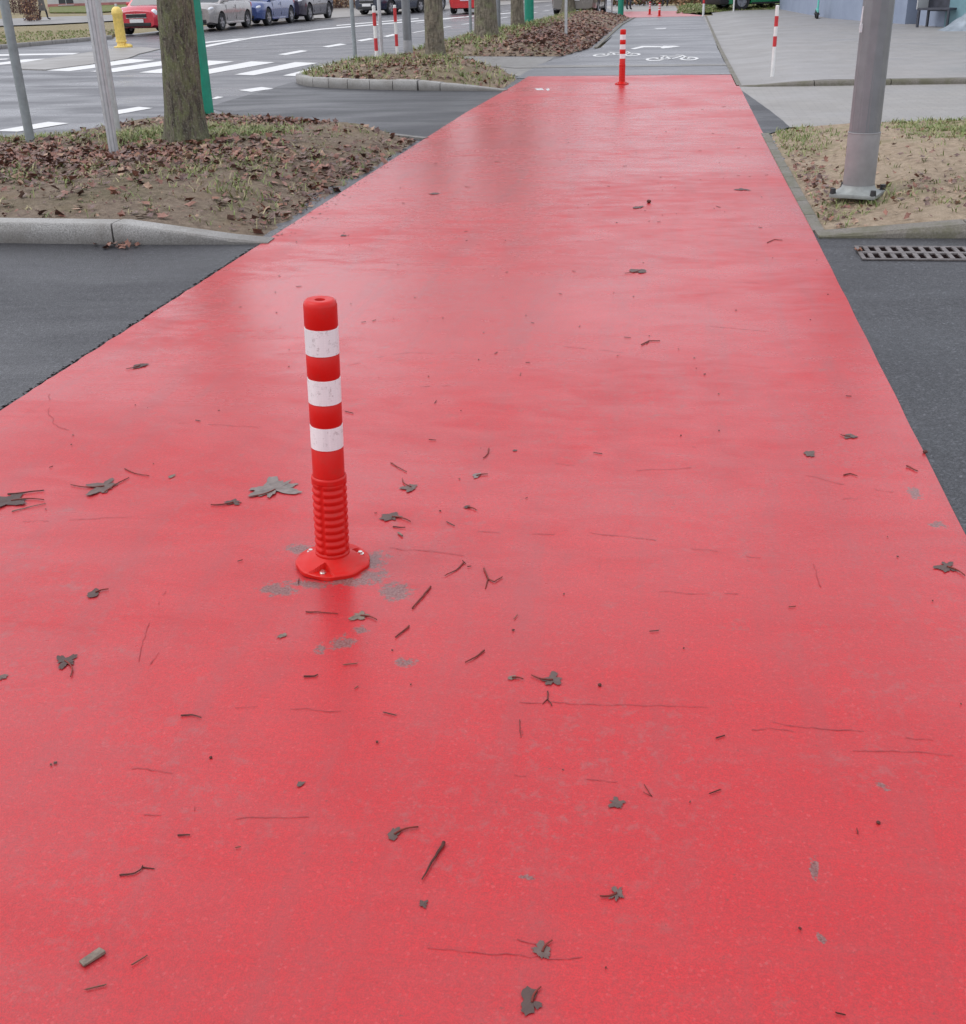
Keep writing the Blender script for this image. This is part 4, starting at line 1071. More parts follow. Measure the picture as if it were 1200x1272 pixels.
# ---- drain grate
def grate():
    root = empty('drain_grate', (1.03, 6.365, -.004)); tag(root, 'rusty cast iron drain grate in the asphalt below the right kerb', 'drain grate')
    W_, D_ = .60, .335
    bm = bmesh.new(); add_box(bm, (W_/2, D_/2, -.0005), (W_, D_, .001)); link('pit_shade_sheet', bm, M['hole'], root)  # flat black sheet, the shade of a deep shaft put into its colour
    bm = bmesh.new(); fr = .022
    for c, s in (((W_/2, fr/2, .004), (W_, fr, .007)), ((W_/2, D_-fr/2, .004), (W_, fr, .007)), ((fr/2, D_/2, .004), (fr, D_-2*fr, .007)), ((W_-fr/2, D_/2, .004), (fr, D_-2*fr, .007))): add_box(bm, c, s)
    link('frame', bm, M['iron'], root)
    bm = bmesh.new()
    add_box(bm, (W_/2, D_/2, .0045), (W_-2*fr-.004, .038, .0085))
    n_ = 9; x0 = fr+.02; st = (W_-2*fr-.02)/n_
    for i in range(n_):
        for (ya, yb) in ((fr+.004, D_/2-.021), (D_/2+.021, D_-fr-.004)):
            x = x0+i*st+st*.25
            add_box(bm, (x, (ya+yb)/2, .004), (st*.42, yb-ya, .008))
    link('grille_bars', bm, M['iron'], root)
grate()
def gl(u, v, s, lab, mat='lf3'):
    o = one_leaf(u, v, s, lab, .4, .8, None, mat, 5, .25, 'dead leaves beside the drain'); return o
gl(1067, 312, 12, 'rust brown leaf on the left corner of the drain grate', 'lf5')
gl(1165, 292, 18, 'pale brown leaf in the gutter under the right kerb', 'lf3')

# ---- hydrant
def hydrant():
    b = at(152, 59.5); root = empty('fire_hydrant', (b.x, b.y, .012)); tag(root, 'tall yellow fire hydrant on the refuge island by the zebra crossing', 'hydrant')
    fl = lambda r, z, t: (r*(1-.07*max(0, math.cos(8*t))**3), z)
    bm = bmesh.new(); add_lathe(bm, [(.135, .16), (.135, .82), (.15, .84), (.15, .88), (.135, .95), (.10, 1.0), (.05, 1.03)], 48, fl); link('barrel', bm, M['yellow'], root, smooth=40)
    bm = bmesh.new(); add_lathe(bm, [(.22, 0), (.22, .03), (.13, .05), (.12, .13), (.15, .14), (.15, .17), (.13, .18)], 32); link('base_flange', bm, M['yellow'], root, smooth=40)
    bm = bmesh.new(); add_lathe(bm, [(.035, 1.02), (.035, 1.09), (.02, 1.10)], 5); link('valve_nut', bm, M['galv'], root)
    bm = bmesh.new(); add_tube(bm, [(.10, -.02, .05), (.26, -.04, .03), (.30, -.04, .01)], [.06, .06, .05], 12); link('drain_spout', bm, M['yellow'], root, smooth=True)
hydrant()

# ------------------------------------------------------------------ trees (bare in winter)
def tree(label, base, r, lean=(0, 0), flare=1.5, seed_=1, mat='bark', bulge=None, hgt=8.5, group='bare street trees on the left'):
    rnd = random.Random(seed_)
    root = empty('bare_tree', base); tag(root, label, 'tree', group)
    bm = bmesh.new(); seg = 44; rings = []
    zs = [-.12+.035*i for i in range(75)]+[2.6, 2.9, 3.2]
    for z in zs:
        ring = []; fl = 1+(flare-1)*math.exp(-max(0, z)*5.5); rr = r*(1-.06*z)*fl
        cx, cy = lean[0]*z, lean[1]*z
        if z > 2.5: rr *= 1-.12*(z-2.5)
        for k in range(seg):
            t = 2*PI*k/seg
            q = Vector((math.cos(t)*2.2, math.sin(t)*2.2, z*.7+seed_*9))
            q2 = Vector((math.cos(t)*9, math.sin(t)*9, z*3+seed_*9))
            roots = 1+.16*math.exp(-max(0, z)*7)*math.cos(5*t+seed_)
            d = rr*roots*(1+.05*noise.noise(q)+.045*noise.noise(q2)+.03*noise.noise(q2*2.2))
            ring.append(bm.verts.new((cx+d*math.cos(t), cy+d*math.sin(t), z)))
        rings.append(ring)
    for i in range(len(rings)-1):
        for k in range(seg): bm.faces.new((rings[i][k], rings[i][(k+1) % seg], rings[i+1][(k+1) % seg], rings[i+1][k]))
    bm.faces.new(rings[-1])
    link('trunk', bm, M[mat], root, smooth=True)
    bm = bmesh.new()
    def grow(p, d, rad, L, lvl):
        pts = [p]; rs = [rad]; k = 4; q = p
        for i in range(k):
            d = (d+Vector((rnd.gauss(0, .14), rnd.gauss(0, .14), rnd.gauss(.05, .08)))).normalized(); q = q+d*L/k
            pts.append(q); rs.append(rad*(1-.45*(i+1)/k))
        add_tube(bm, pts, rs, 8 if lvl == 0 else (5 if lvl < 3 else 3), cap=False)
        if lvl < 4:
            for c in range(3 if lvl else 3):
                i = rnd.randint(2, k) if c else k
                a = rnd.uniform(0, 2*PI); side = Vector((math.cos(a), math.sin(a), rnd.uniform(.2, .9)))
                nd = (d*.9+side*rnd.uniform(.45, .9)).normalized()
                grow(pts[i], nd, rs[i]*rnd.uniform(.6, .8), L*rnd.uniform(.62, .8), lvl+1)
    top = Vector((lean[0]*3.1, lean[1]*3.1, 3.05))
    for i in range(4):
        a = i*PI/2+rnd.uniform(-.4, .4)
        grow(top+Vector((math.cos(a), math.sin(a), 0))*r*.3, Vector((math.cos(a)*.55, math.sin(a)*.55, 1)).normalized(), r*.5, (hgt-3)*.38, 0)
    link('crown', bm, M['branch'], root, smooth=True)
    return root
b = at(232, 181, .14); tree('mossy tree trunk nearest to the camera on the left soil island', (b.x, b.y, .10), .166, (.055, 0), 1.38, 3, 'bark')
b = at(541, 82); tree('slim straight tree on the kerbed island right of the dark lamp post', (b.x, b.y, .12), .175, (.0, 0), 1.15, 5, 'bark2')
b = at(605, 57); tree('thick leaning tree with flared roots at the front of the long island', (b.x, b.y, .05), .27, (-.02, 0), 1.5, 8, 'bark2')
b = at(643, 43); tree('fourth tree trunk, left of the thick green post', (b.x, b.y, .10), .185, (-.01, 0), 1.2, 12, 'bark2')
b = at(706, 20); tree('farthest tree trunk beside the grey car driving away', (b.x, b.y, .10), .25, (0, 0), 1.4, 15, 'bark2')

# ------------------------------------------------------------------ cars
def evalmesh(o):
    dg = bpy.context.evaluated_depsgraph_get(); dg.update()
    me = bpy.data.meshes.new_from_object(o.evaluated_get(dg)); return me
def car(name, label, paint, base, rz, L=4.1, W=1.74, Ht=1.5, belt=.92, bonnet=.86, hood=.95, ws=.75, rear=.35, wr=.31, wb=2.55, kind='hatch', z=0, group=None, cat='car', frontoh=.78, lower='black'):
    """front looks toward -Y of its own frame; base is the ground point under the middle"""
    root = empty(name, (base[0], base[1], z), rz); tag(root, label, cat, group)
    y0 = -L/2; yf = y0+frontoh; yr = yf+wb; w2 = W/2
    # --- lower body, lofted along its length then wheel arches cut out
    def st(t):   # t from 0 front to 1 rear -> (halfwidth factor, bottom z, belt z)
        y = y0+t*L
        e = min(t, 1-t)*L
        wf = (1-.22*(1-min(1, e/.45))**2.2) if t < .5 else (1-.13*(1-min(1, e/.35))**2.2)
        zb = .20+.06*(1-min(1, e/.3))
        if y < y0+hood: zt = (bonnet-.16)+.16*sstep((y-y0)/.35)+(belt-bonnet)*.55*((y-y0)/hood)
        else: zt = min(belt, bonnet+(belt-bonnet)*.55+.04*(y-y0-hood))
        if t > .97: zt -= .05
        return y, wf, zb, zt
    bm = bmesh.new(); rings = []
    ts = [0, .012, .035, .07, .12, .17, .22, .27, .33, .42, .5, .6, .7, .8, .88, .94, .975, .992, 1]
    for t in ts:
        y, wf, zb, zt = st(t); w = w2*wf
        pr = [(.80*w, zb), (.955*w, zb+.05), (.985*w, zb+.2), (w, (zb+zt)*.52), (.985*w, zt-.16), (.955*w, zt-.05), (.87*w, zt), (.5*w, zt+.035*(1 if t < .4 else .5)), (0, zt+.05*(1 if t < .4 else .5))]
        full = [(x, q) for x, q in pr]+[(-x, q) for x, q in pr[-2::-1]]
        rings.append([bm.verts.new((x, y, q)) for x, q in full])
    for i in range(len(rings)-1):
        m = len(rings[0])
        for k in range(m): bm.faces.new((rings[i][k], rings[i][(k+1) % m], rings[i+1][(k+1) % m], rings[i+1][k]))
    bm.faces.new(rings[0]); bm.faces.new(rings[-1][::-1])
    body = link('body', bm, M[paint], smooth=40)
    cb = bmesh.new()
    for yy in (yf, yr):
        bmesh.ops.create_cone(cb, cap_ends=True, segments=32, radius1=wr*1.17, radius2=wr*1.17, depth=W*1.3, matrix=Matrix.Translation((0, yy, wr+.01)) @ Matrix.Rotation(PI/2, 4, 'Y'))
    cut = link('cutter', cb, M['black'])
    md = body.modifiers.new('b', 'BOOLEAN'); md.operation = 'DIFFERENCE'; md.object = cut; md.solver = 'EXACT'
    me = evalmesh(body); body.modifiers.clear(); body.data = me; bpy.data.objects.remove(cut)
    me.materials.clear(); me.materials.append(M[paint])
    for p in me.polygons: p.use_smooth = True
    try: me.set_sharp_from_angle(angle=R(40))
    except Exception: pass
    body.parent = root
    if kind == 'van':
        bm = bmesh.new(); add_box(bm, (0, y0+.12, .42), (W*.97, .42, .40), 0, 0, .08); link('bumper', bm, M['black'], root, smooth=30)
    # --- dark underbody inside the arches
    bm = bmesh.new(); add_box(bm, (0, 0, .40), (W*.80, L*.9, .36), 0, 0, .03); link('underbody', bm, M['black'], root)
    # --- cabin
    yb0 = y0+hood; yb1 = y0+L-(.10 if kind != 'sedan' else .6)
    yt0 = yb0+ws; yt1 = yb1-rear; cb_ = belt-.02; r0, r1 = w2*.90, w2*.70
    hr = Ht
    def q3(bm, pts, mi=0):
        f = bm.faces.new([bm.verts.new(p) for p in pts]); f.material_index = mi
    A = [(-r0, yb0, cb_), (r0, yb0, cb_), (r0, yb1, cb_), (-r0, yb1, cb_)]
    T = [(-r1, yt0, hr-.06), (r1, yt0, hr-.06), (r1, yt1, hr-.07), (-r1, yt1, hr-.07)]
    bm = bmesh.new()
    va = [bm.verts.new(p) for p in A]; vt = [bm.verts.new(p) for p in T]
    for i in range(4): bm.faces.new((va[i], va[(i+1) % 4], vt[(i+1) % 4], vt[i]))
    vr = [bm.verts.new((x*.86, y+(.10 if i < 2 else -.10), hr)) for i, (x, y, q) in enumerate(T)]
    for i in range(4): bm.faces.new((vt[i], vt[(i+1) % 4], vr[(i+1) % 4], vr[i]))
    bm.faces.new(vr)
    bmesh.ops.bevel(bm, geom=[e for e in bm.edges if e.calc_face_angle(0) > .15 and len(e.link_faces) == 2], offset=.035, segments=2, affect='EDGES')
    link('cabin', bm, M[paint], root, smooth=40)
    def pane(nm, c4, inset, off):
        c4 = [Vector(p) for p in c4]; ctr = sum(c4, Vector())/4
        nn = (c4[1]-c4[0]).cross(c4[3]-c4[0]).normalized()
        if nn.dot(ctr-Vector((0, (yb0+yb1)/2, cb_))) < 0: nn = -nn
        bm = bmesh.new(); o_ = []
        def bl(u, v): return (c4[0]*(1-u)+c4[1]*u)*(1-v)+(c4[3]*(1-u)+c4[2]*u)*v
        pts = [bl(u, v)+nn*off for u, v in ((inset[0]+.03, inset[2]), (1-inset[1]-.03, inset[2]), (1-inset[1], inset[2]+.08), (1-inset[1], 1-inset[3]-.08), (1-inset[1]-.03, 1-inset[3]), (inset[0]+.03, 1-inset[3]), (inset[0], 1-inset[3]-.08), (inset[0], inset[2]+.08))]
        v1 = [bm.verts.new(p) for p in pts]; v2 = [bm.verts.new(p-nn*.03) for p in pts]
        bm.faces.new(v1)
        for i in range(8): bm.faces.new((v1[i], v1[(i+1) % 8], v2[(i+1) % 8], v2[i]))
        return link(nm, bm, M['glass'], root)
    pane('windshield', [A[0], A[1], T[1], T[0]], (.05, .05, .06, .06), .006)
    pane('rear_window', [A[3], A[2], T[2], T[3]], (.09, .09, .25, .10), .006)
    for s in (-1, 1):
        a0 = Vector((s*r0, yb0, cb_)); a1 = Vector((s*r0, yb1, cb_)); t0 = Vector((s*r1, yt0, hr-.06)); t1 = Vector((s*r1, yt1, hr-.07))
        if kind != 'van' or True:
            mA = a0.lerp(a1, .50); mT = t0.lerp(t1, .40)
            pane('side_window', [a0, mA, mT, t0], (.12, .02, .10, .10), .006)
            pane('side_window', [mA, a1, t1, mT], (.05, .14, .10, .10), .006)
    # --- front: grille, lower intake, bumper lip, lights, plate
    fw = w2*.78
    bm = bmesh.new(); add_box(bm, (0, y0+.005, bonnet-.27), (W*.46, .05, .13), 0, 0, .02); g_ = link('grille', bm, M['black'], root)
    bm = bmesh.new()
    for zz in (bonnet-.205, bonnet-.335): add_box(bm, (0, y0-.02, zz), (W*.47, .02, .014), 0, 0, .004)
    link('grille_trim', bm, M['chrome'], g_)
    bm = bmesh.new(); add_box(bm, (0, y0+.01, .33), (W*.62, .07, .13), 0, 0, .03); link('lower_intake', bm, M['black'], root)
    bm = bmesh.new(); add_box(bm, (0, y0-.028, .455), (.52, .012, .115), 0, 0, .003); link('licence_plate', bm, M['plate'], root)
    bm = bmesh.new(); add_box(bm, (0, y0+L+.02, .62), (.52, .012, .115), 0, 0, .003); link('licence_plate', bm, M['plate'], root)
    for s in (-1, 1):
        bm = bmesh.new(); bmesh.ops.create_uvsphere(bm, u_segments=20, v_segments=12, radius=1)
        if kind == 'mini': bmesh.ops.scale(bm, vec=(.125, .10, .135), verts=bm.verts); bmesh.ops.translate(bm, vec=(s*w2*.74, y0+.15, bonnet-.19), verts=bm.verts)
        else: bmesh.ops.scale(bm, vec=(.20, .17, .085), verts=bm.verts); bmesh.ops.rotate(bm, cent=(0, 0, 0), matrix=Matrix.Rotation(-s*.45, 3, 'Y') @ Matrix.Rotation(s*.5, 3, 'Z'), verts=bm.verts); bmesh.ops.translate(bm, vec=(s*w2*.70, y0+.20, bonnet-.20), verts=bm.verts)
        link('headlight', bm, M['lamp_glass'], root, smooth=True)
        bm = bmesh.new(); bmesh.ops.create_uvsphere(bm, u_segments=12, v_segments=8, radius=.055); bmesh.ops.scale(bm, vec=(1, .6, 1), verts=bm.verts); bmesh.ops.translate(bm, vec=(s*w2*.70, y0+.045, .36), verts=bm.verts); link('fog_light', bm, M['lamp_glass'], root, smooth=True)
        bm = bmesh.new(); add_box(bm, (s*w2*.80, y0+L-.045, .80), (.16, .14, .20), 0, 0, .04); link('tail_light', bm, M['redlamp'], root, smooth=30)
        bm = bmesh.new(); add_box(bm, (s*(w2*.90+.10), yb0+.34, belt+.07), (.17, .10, .12), 0, 0, .035); add_tube(bm, [(s*w2*.85, yb0+.36, belt+.0), (s*(w2*.9+.06), yb0+.34, belt+.04)], .02, 8); link('mirror', bm, M[paint], root, smooth=30)
        # sill and door seams
        bm = bmesh.new(); add_box(bm, (s*w2*.965, (yf+yr)/2, .245), (.05, wb-2.6*wr, .07), 0, 0, .015); link('sill', bm, M[lower], root, smooth=30)
        for yy in (yf+wr*1.55, (yf+yr)/2+.12, ):
            bm = bmesh.new(); add_box(bm, (s*w2*.990, yy, .60), (.012, .012, .50)); link('door_seam', bm, M['black'], root)
        bm = bmesh.new(); add_box(bm, (s*w2*.995, (yf+yr)/2-.02, .76), (.03, .16, .03), 0, 0, .008); link('door_handle', bm, M[paint], root, smooth=30)
        for yy in (yf, yr):
            x = s*(w2-.115)
            bm = bmesh.new(); ry = Matrix.Rotation(PI/2, 3, 'Y')
            add_lathe(bm, [(wr*.62, -.10), (wr*.93, -.105), (wr, -.075), (wr, .075), (wr*.93, .105), (wr*.62, .10)], 36, cap=False)
            bmesh.ops.rotate(bm, cent=(0, 0, 0), matrix=ry, verts=bm.verts); bmesh.ops.translate(bm, vec=(x, yy, wr), verts=bm.verts)
            wh = link('wheel', bm, M['tyre'], root, smooth=35)
            bm = bmesh.new()
            add_lathe(bm, [(wr*.64, -.09), (wr*.64, .09), (wr*.60, .095), (wr*.56, .05), (wr*.02, .045)], 30, cap=True)
            for k in range(5):
                a = 2*PI*k/5; g = add_box(bm, (wr*.33, 0, .072), (wr*.58, wr*.17, .03)); bmesh.ops.rotate(bm, cent=(0, 0, 0), matrix=Matrix.Rotation(a, 3, 'Z'), verts=g)
            bmesh.ops.rotate(bm, cent=(0, 0, 0), matrix=ry if s > 0 else Matrix.Rotation(-PI/2, 3, 'Y'), verts=bm.verts); bmesh.ops.translate(bm, vec=(x, yy, wr), verts=bm.verts)
            link('rim', bm, M['rim'], wh, smooth=30)
    return root
def car_by_wheel(u, y, ang, **kw):
    """place so that the front wheel on the side facing the path stands at photo column u and distance y"""
    L = kw.get('L', 4.1); W = kw.get('W', 1.74); fo = kw.get('frontoh', .78)
    x = xat(u, y); lx, ly = W/2-.1, -L/2+fo
    c, s = math.cos(ang), math.sin(ang)
    return (x-(lx*c-ly*s), y-(lx*s+ly*c))
gc = 'cars in a row on the far side of the road'
ang = R(-2.5)
mx_, my_ = xat(176, 40.6), 40.6
car('parked_car', 'small red car with white mirrors and a chrome grille, leftmost in the row', 'cred', (mx_, my_+1.85), R(-3), L=3.72, W=1.68, Ht=1.40, belt=.93, bonnet=.88, hood=.85, ws=.45, wb=2.47, wr=.30, kind='mini', frontoh=.68, group=gc)
kw = dict(L=3.85, W=1.68, Ht=1.52, belt=.94, bonnet=.90, hood=.85, ws=.8, wb=2.45, wr=.30, frontoh=.72)
car('parked_car', 'silver grey hatchback between the green post and the blue car', 'csilver', car_by_wheel(275, 43.2, ang, **kw), ang, group=gc, lower='csilver', **kw)
kw = dict(L=4.05, W=1.75, Ht=1.44, belt=.92, bonnet=.84, hood=1.0, ws=.8, wb=2.58, wr=.32, frontoh=.8)
car('parked_car', 'blue hatchback in the row between the silver and the dark car', 'cblue', car_by_wheel(333, 47.6, ang, **kw), ang, group=gc, lower='cblue', **kw)
kw = dict(L=4.3, W=1.80, Ht=1.62, belt=1.04, bonnet=.98, hood=1.0, ws=.7, wb=2.62, wr=.35, frontoh=.84)
car('parked_car', 'dark suv at the right end of the parked row with raised body', 'cdark', car_by_wheel(384, 52.2, ang, **kw), ang, group=gc, **kw)
kw = dict(L=4.3, W=1.80, Ht=1.45, belt=.92, bonnet=.86, hood=1.1, ws=.8, wb=2.62, wr=.33, frontoh=.84)
ang2 = R(-22)
car('moving_car', 'black car with bright wheels behind the striped posts', 'cnavy', car_by_wheel(485, 59.5, ang2, **kw), ang2, **kw)
kw = dict(L=4.6, W=1.85, Ht=1.9, belt=1.15, bonnet=1.0, hood=.7, ws=.6, wb=2.9, wr=.33, frontoh=.8)
car('moving_car', 'white van partly hidden by the dark lamp post', 'cwhite', (xat(508, 63), 64.6), R(-18), kind='van', cat='van', **kw)
car('moving_car', 'bright red car seen from behind, between two tree trunks', 'cred2', (xat(583, 57), 58.8), R(176), L=3.9, W=1.70, Ht=1.5, wb=2.5)
car('moving_car', 'grey brown car seen from behind beside the farthest tree trunk', 'cbrown', (xat(716, 50), 52.0), R(177), L=4.4, W=1.84, Ht=1.65, belt=1.05, bonnet=.98, wb=2.65, wr=.35)
kw = dict(L=4.9, W=1.95, Ht=2.2, belt=1.2, bonnet=1.05, hood=.8, ws=.6, wb=3.1, wr=.33, frontoh=.85)
car('parked_van', 'green van with a dark bumper beyond the lawn on the right', 'cgreen', car_by_wheel(920, 49.6, R(-68), **kw), R(-68), kind='van', cat='van', z=.06, **kw)
car('parked_car', 'small grey car behind the green van beside the blue wall', 'cgrey', (xat(962, 51.5)+.5, 53.4), R(-15), L=4.0, W=1.72, z=.06)

# ------------------------------------------------------------------ blue building on the right
def blue_building():
    root = empty('blue_building', (6.3, 36, .06)); tag(root, 'pale blue rendered building with a dark doorway on the right', 'building')
    base = [at(966, 11.5, .06), at(1000, 19.5, .06), at(1062, 27, .06), at(1124, 30.3, .06)]
    P1 = [p.xy for p in base]
    d = (P1[-1]-P1[-2]).normalized()
    def wall(name, pts, h, mat, thick=.3, par=root, z0=0, side=1):
        bm = bmesh.new(); n_ = len(pts); f_, b_ = [], []
        for i, p in enumerate(pts):
            dd = (pts[min(i+1, n_-1)]-pts[max(i-1, 0)]).normalized(); nn = Vector((-dd.y, dd.x))*side
            for zz, LL in ((z0, 0), (h, 1)): pass
            f_.append((bm.verts.new((p.x-6.3, p.y-36, z0)), bm.verts.new((p.x-6.3, p.y-36, h))))
            q = p+nn*thick; b_.append((bm.verts.new((q.x-6.3, q.y-36, z0)), bm.verts.new((q.x-6.3, q.y-36, h))))
        for i in range(n_-1):
            bm.faces.new((f_[i][0], f_[i+1][0], f_[i+1][1], f_[i][1])); bm.faces.new((b_[i][0], b_[i][1], b_[i+1][1], b_[i+1][0]))
            bm.faces.new((f_[i][1], f_[i+1][1], b_[i+1][1], b_[i][1]))
        for i in (0, n_-1): bm.faces.new((f_[i][0], f_[i][1], b_[i][1], b_[i][0]))
        return link(name, bm, M[mat], par)
    A_ = P1[0]; 
    # one straight facade best fitting the foot line, with the return wall to the right
    F0 = at(968, 11.5, .06).xy; F1 = at(1030, 23.0, .06).xy; F2 = at(1124, 30.3, .06).xy
    wall('wall', [F0, F1, F2], 5.5, 'blue')
    G0 = at(1139.5, 31.6, .06).xy; G1 = at(1172, 33.6, .06).xy; G2 = at(1215, 36, .06).xy; G3 = G2+Vector((9, -1.5))
    wall('wall', [G0, G1], 5.5, 'blue'); wall('wall', [G1+Vector((.002, 0)), G2, G3], 5.5, 'teal')
    dpt = Vector((.35, .25))
    wall('doorway', [F2+dpt*1.0, G0+dpt*1.0], 2.3, 'dooor', .1)
    wall('lintel', [F2, G0], 5.5, 'blue', .3, z0=2.3)
    # small dark window
    wv = at(986, 15.2, .06).xy; wd = (F1-F0).normalized()
    nn = Vector((-wd.y, wd.x))*-1
    c = F0+wd*((F1-F0).length*.30)
    bm = bmesh.new(); 
    a0 = c+nn*.02; a1 = c+wd*1.1+nn*.02
    for (q, mi) in (((a0, a1), 0),):
        v = [bm.verts.new((p.x-6.3, p.y-36, zz)) for p, zz in ((a0, .55), (a1, .55), (a1, 1.9), (a0, 1.9))]; bm.faces.new(v)
        v2 = [bm.verts.new((p.x-nn.x*.1-6.3, p.y-nn.y*.1-36, zz)) for p, zz in ((a0, .55), (a1, .55), (a1, 1.9), (a0, 1.9))]
        for i in range(4): bm.faces.new((v[i], v[(i+1) % 4], v2[(i+1) % 4], v2[i]))
    wn = link('window', bm, M['dglass'], root)
    bm = bmesh.new(); add_tube(bm, [(a0.x-6.3, a0.y-36, .53), (a1.x-6.3, a1.y-36, .53)], .05, 6); link('window_sill', bm, M['wallw'], wn)
    # flat roof slab
    ring = [F0, F1, F2, G0, G1, G2, G3, G3+Vector((2, 18)), F0+Vector((10, 6))]
    bm = bmesh.new(); vs = [bm.verts.new((p.x-6.3, p.y-36, 5.5)) for p in ring]; vt = [bm.verts.new((p.x-6.3, p.y-36, 5.8)) for p in ring]
    bm.faces.new(vs); bm.faces.new(vt)
    for i in range(len(ring)): bm.faces.new((vs[i], vs[(i+1) % len(ring)], vt[(i+1) % len(ring)], vt[i]))
    link('roof', bm, M['wallw'], root)
blue_building()
# e-scooter
def scooter():
    b = at(1015, 23.5, .06); root = empty('electric_scooter', (b.x, b.y, .06), R(-3)); tag(root, 'mint green electric scooter parked against the blue wall', 'scooter')
    for y in (0, .85):
        bm = bmesh.new(); add_lathe(bm, [(.07, -.03), (.105, -.035), (.125, -.02), (.125, .02), (.105, .035), (.07, .03)], 28, cap=True)
        bmesh.ops.rotate(bm, cent=(0, 0, 0), matrix=Matrix.Rotation(PI/2, 3, 'Y'), verts=bm.verts); bmesh.ops.translate(bm, vec=(0, y, .125), verts=bm.verts)
        link('wheel', bm, M['tyre'], root, smooth=35)
    bm = bmesh.new(); add_box(bm, (0, .46, .13), (.15, .55, .04), 0, 0, .012); link('deck', bm, M['black'], root, smooth=30)
    bm = bmesh.new(); add_tube(bm, [(0, 0, .14), (0, .05, .25), (0, .16, 1.12)], [.03, .032, .022], 12); add_tube(bm, [(0, .18, .14), (0, .06, .30)], .025, 10); link('stem', bm, M['mint'], root, smooth=40)
    bm = bmesh.new(); add_tube(bm, [(-.24, .17, 1.13), (0, .15, 1.15), (.24, .17, 1.13)], .016, 10); link('handlebar', bm, M['black'], root, smooth=40)
    for y in (0, .85):
        bm = bmesh.new(); add_tube(bm, [(0, y+.14*math.cos(t), .125+.14*math.sin(t)) for t in [R(20+15*i) for i in range(10)]], .018, 8); link('mudguard', bm, M['mint'], root, smooth=40)
scooter()
# bench / folded table by the door and a covered heap
def bench():
    b = at(1141, 34.0, .06); c = at(1170, 34.5, .06); root = empty('wooden_bench', (b.x, b.y, .06), math.atan2(c.y-b.y, c.x-b.x)); tag(root, 'dark high backed bench with grey end panel beside the doorway', 'bench')
    Lb = max(.9, (c-b).length)
    bm = bmesh.new(); add_box(bm, (Lb/2, .30, .72), (Lb, .05, .72), 0, 0, .01); link('backrest', bm, M['bench'], root)
    bm = bmesh.new(); add_box(bm, (Lb/2, .08, .42), (Lb, .42, .05), 0, 0, .01); link('seat', bm, M['bench'], root)
    for x in (.03, Lb-.03):
        for y in (-.10, .28):
            bm = bmesh.new(); add_box(bm, (x, y, .2), (.05, .05, .40)); link('leg', bm, M['bench'], root)
    bm = bmesh.new(); add_box(bm, (-.02, .08, .66), (.03, .44, .50), 0, 0, .01); link('end_panel', bm, M['wallw'], root)
bench()
def heap():
    b = at(1190, 38, .06); root_bm = bmesh.new(); nx, ny = 26, 16
    g = {}
    for i in range(nx):
        for j in range(ny):
            x = -.75+1.9*i/(nx-1); y = -.45+1.1*j/(ny-1)
            e = sstep((x+.75)/1.2)*sstep((1.15-x)/.3)*sstep((y+.45)/.3)*sstep((.65-y)/.3)
            z = e*(.55+.10*abs(math.sin(x*9+y*3)))+.03*noise.noise(Vector((x*6, y*6, 0)))*e
            g[i, j] = root_bm.verts.new((x, y, z-.01))
    for i in range(nx-1):
        for j in range(ny-1): root_bm.faces.new((g[i, j], g[i+1, j], g[i+1, j+1], g[i, j+1]))
    tag(link('covered_heap', root_bm, M['tarp'], smooth=True, loc=(b.x+.25, b.y, .06)), 'heap under a folded blue grey tarpaulin at the right picture edge', 'tarpaulin')
heap()

# ------------------------------------------------------------------ background on the far left and far end
def leafy(name, label, base, size, n, mats, leaf=.05, cat='hedge', stems=True, group=None):
    root = empty(name, base); tag(root, label, cat, group)
    rnd = random.Random(hash(label) % 999 if False else len(label)*7+n)
    bm = bmesh.new()
    for i in range(n):
        while True:
            p = Vector((rnd.uniform(-1, 1), rnd.uniform(-1, 1), rnd.uniform(0, 1)))
            if (p.x**4+p.y**4+(p.z*1.0)**6) < .9+.5*noise.noise(Vector((p.x*3*size[0], p.y*3, p.z*3))): break
        c = Vector((p.x*size[0]/2, p.y*size[1]/2, .04+p.z*size[2])); r = leaf*rnd.uniform(.6, 1.4)
        u = Vector((rnd.gauss(0, 1), rnd.gauss(0, 1), rnd.gauss(0, 1))).normalized(); v = u.orthogonal().normalized()
        f = bm.faces.new([bm.verts.new(c+u*r*a+v*r*b_*.6) for a, b_ in ((-1, 0), (0, -1), (1, 0), (0, 1))]); f.material_index = rnd.randrange(len(mats))
    link('foliage', bm, [M[m] for m in mats], root, recalc=False)
    if stems:
        bm = bmesh.new()
        for i in range(14):
            x, y = rnd.uniform(-.42, .42)*size[0], rnd.uniform(-.3, .3)*size[1]
            add_tube(bm, [(x, y, -.05), (x+rnd.uniform(-.1, .1), y, size[2]*.5), (x+rnd.uniform(-.25, .25), y+rnd.uniform(-.1, .1), size[2]*.92)], [.02, .014, .006], 5)
        link('stems', bm, M['bush'], root)
    return root
leafy('hedge', 'low russet hedge across the far end of the grey path', (-.9, 64.5, 0), (5.5, 1.2, 1.3), 5200, ['hedgel', 'hedgeg', 'hedgel', 'bush'], .07)
leafy('hedge', 'tan and green hedge behind the lawn left of the green van', (1.6, 61.5, 0), (3.6, 1.2, 1.4), 3600, ['hedgel', 'hedgeg', 'hedgel'], .07)
b = at(12, 29); 
leafy('bare_bush', 'dark purple bare bush at the top left beyond the verge', (*at(41, 26).xy, 0), (.9, .9, 1.7), 1500, ['bush', 'bush', 'hedgel'], .045, 'bush')
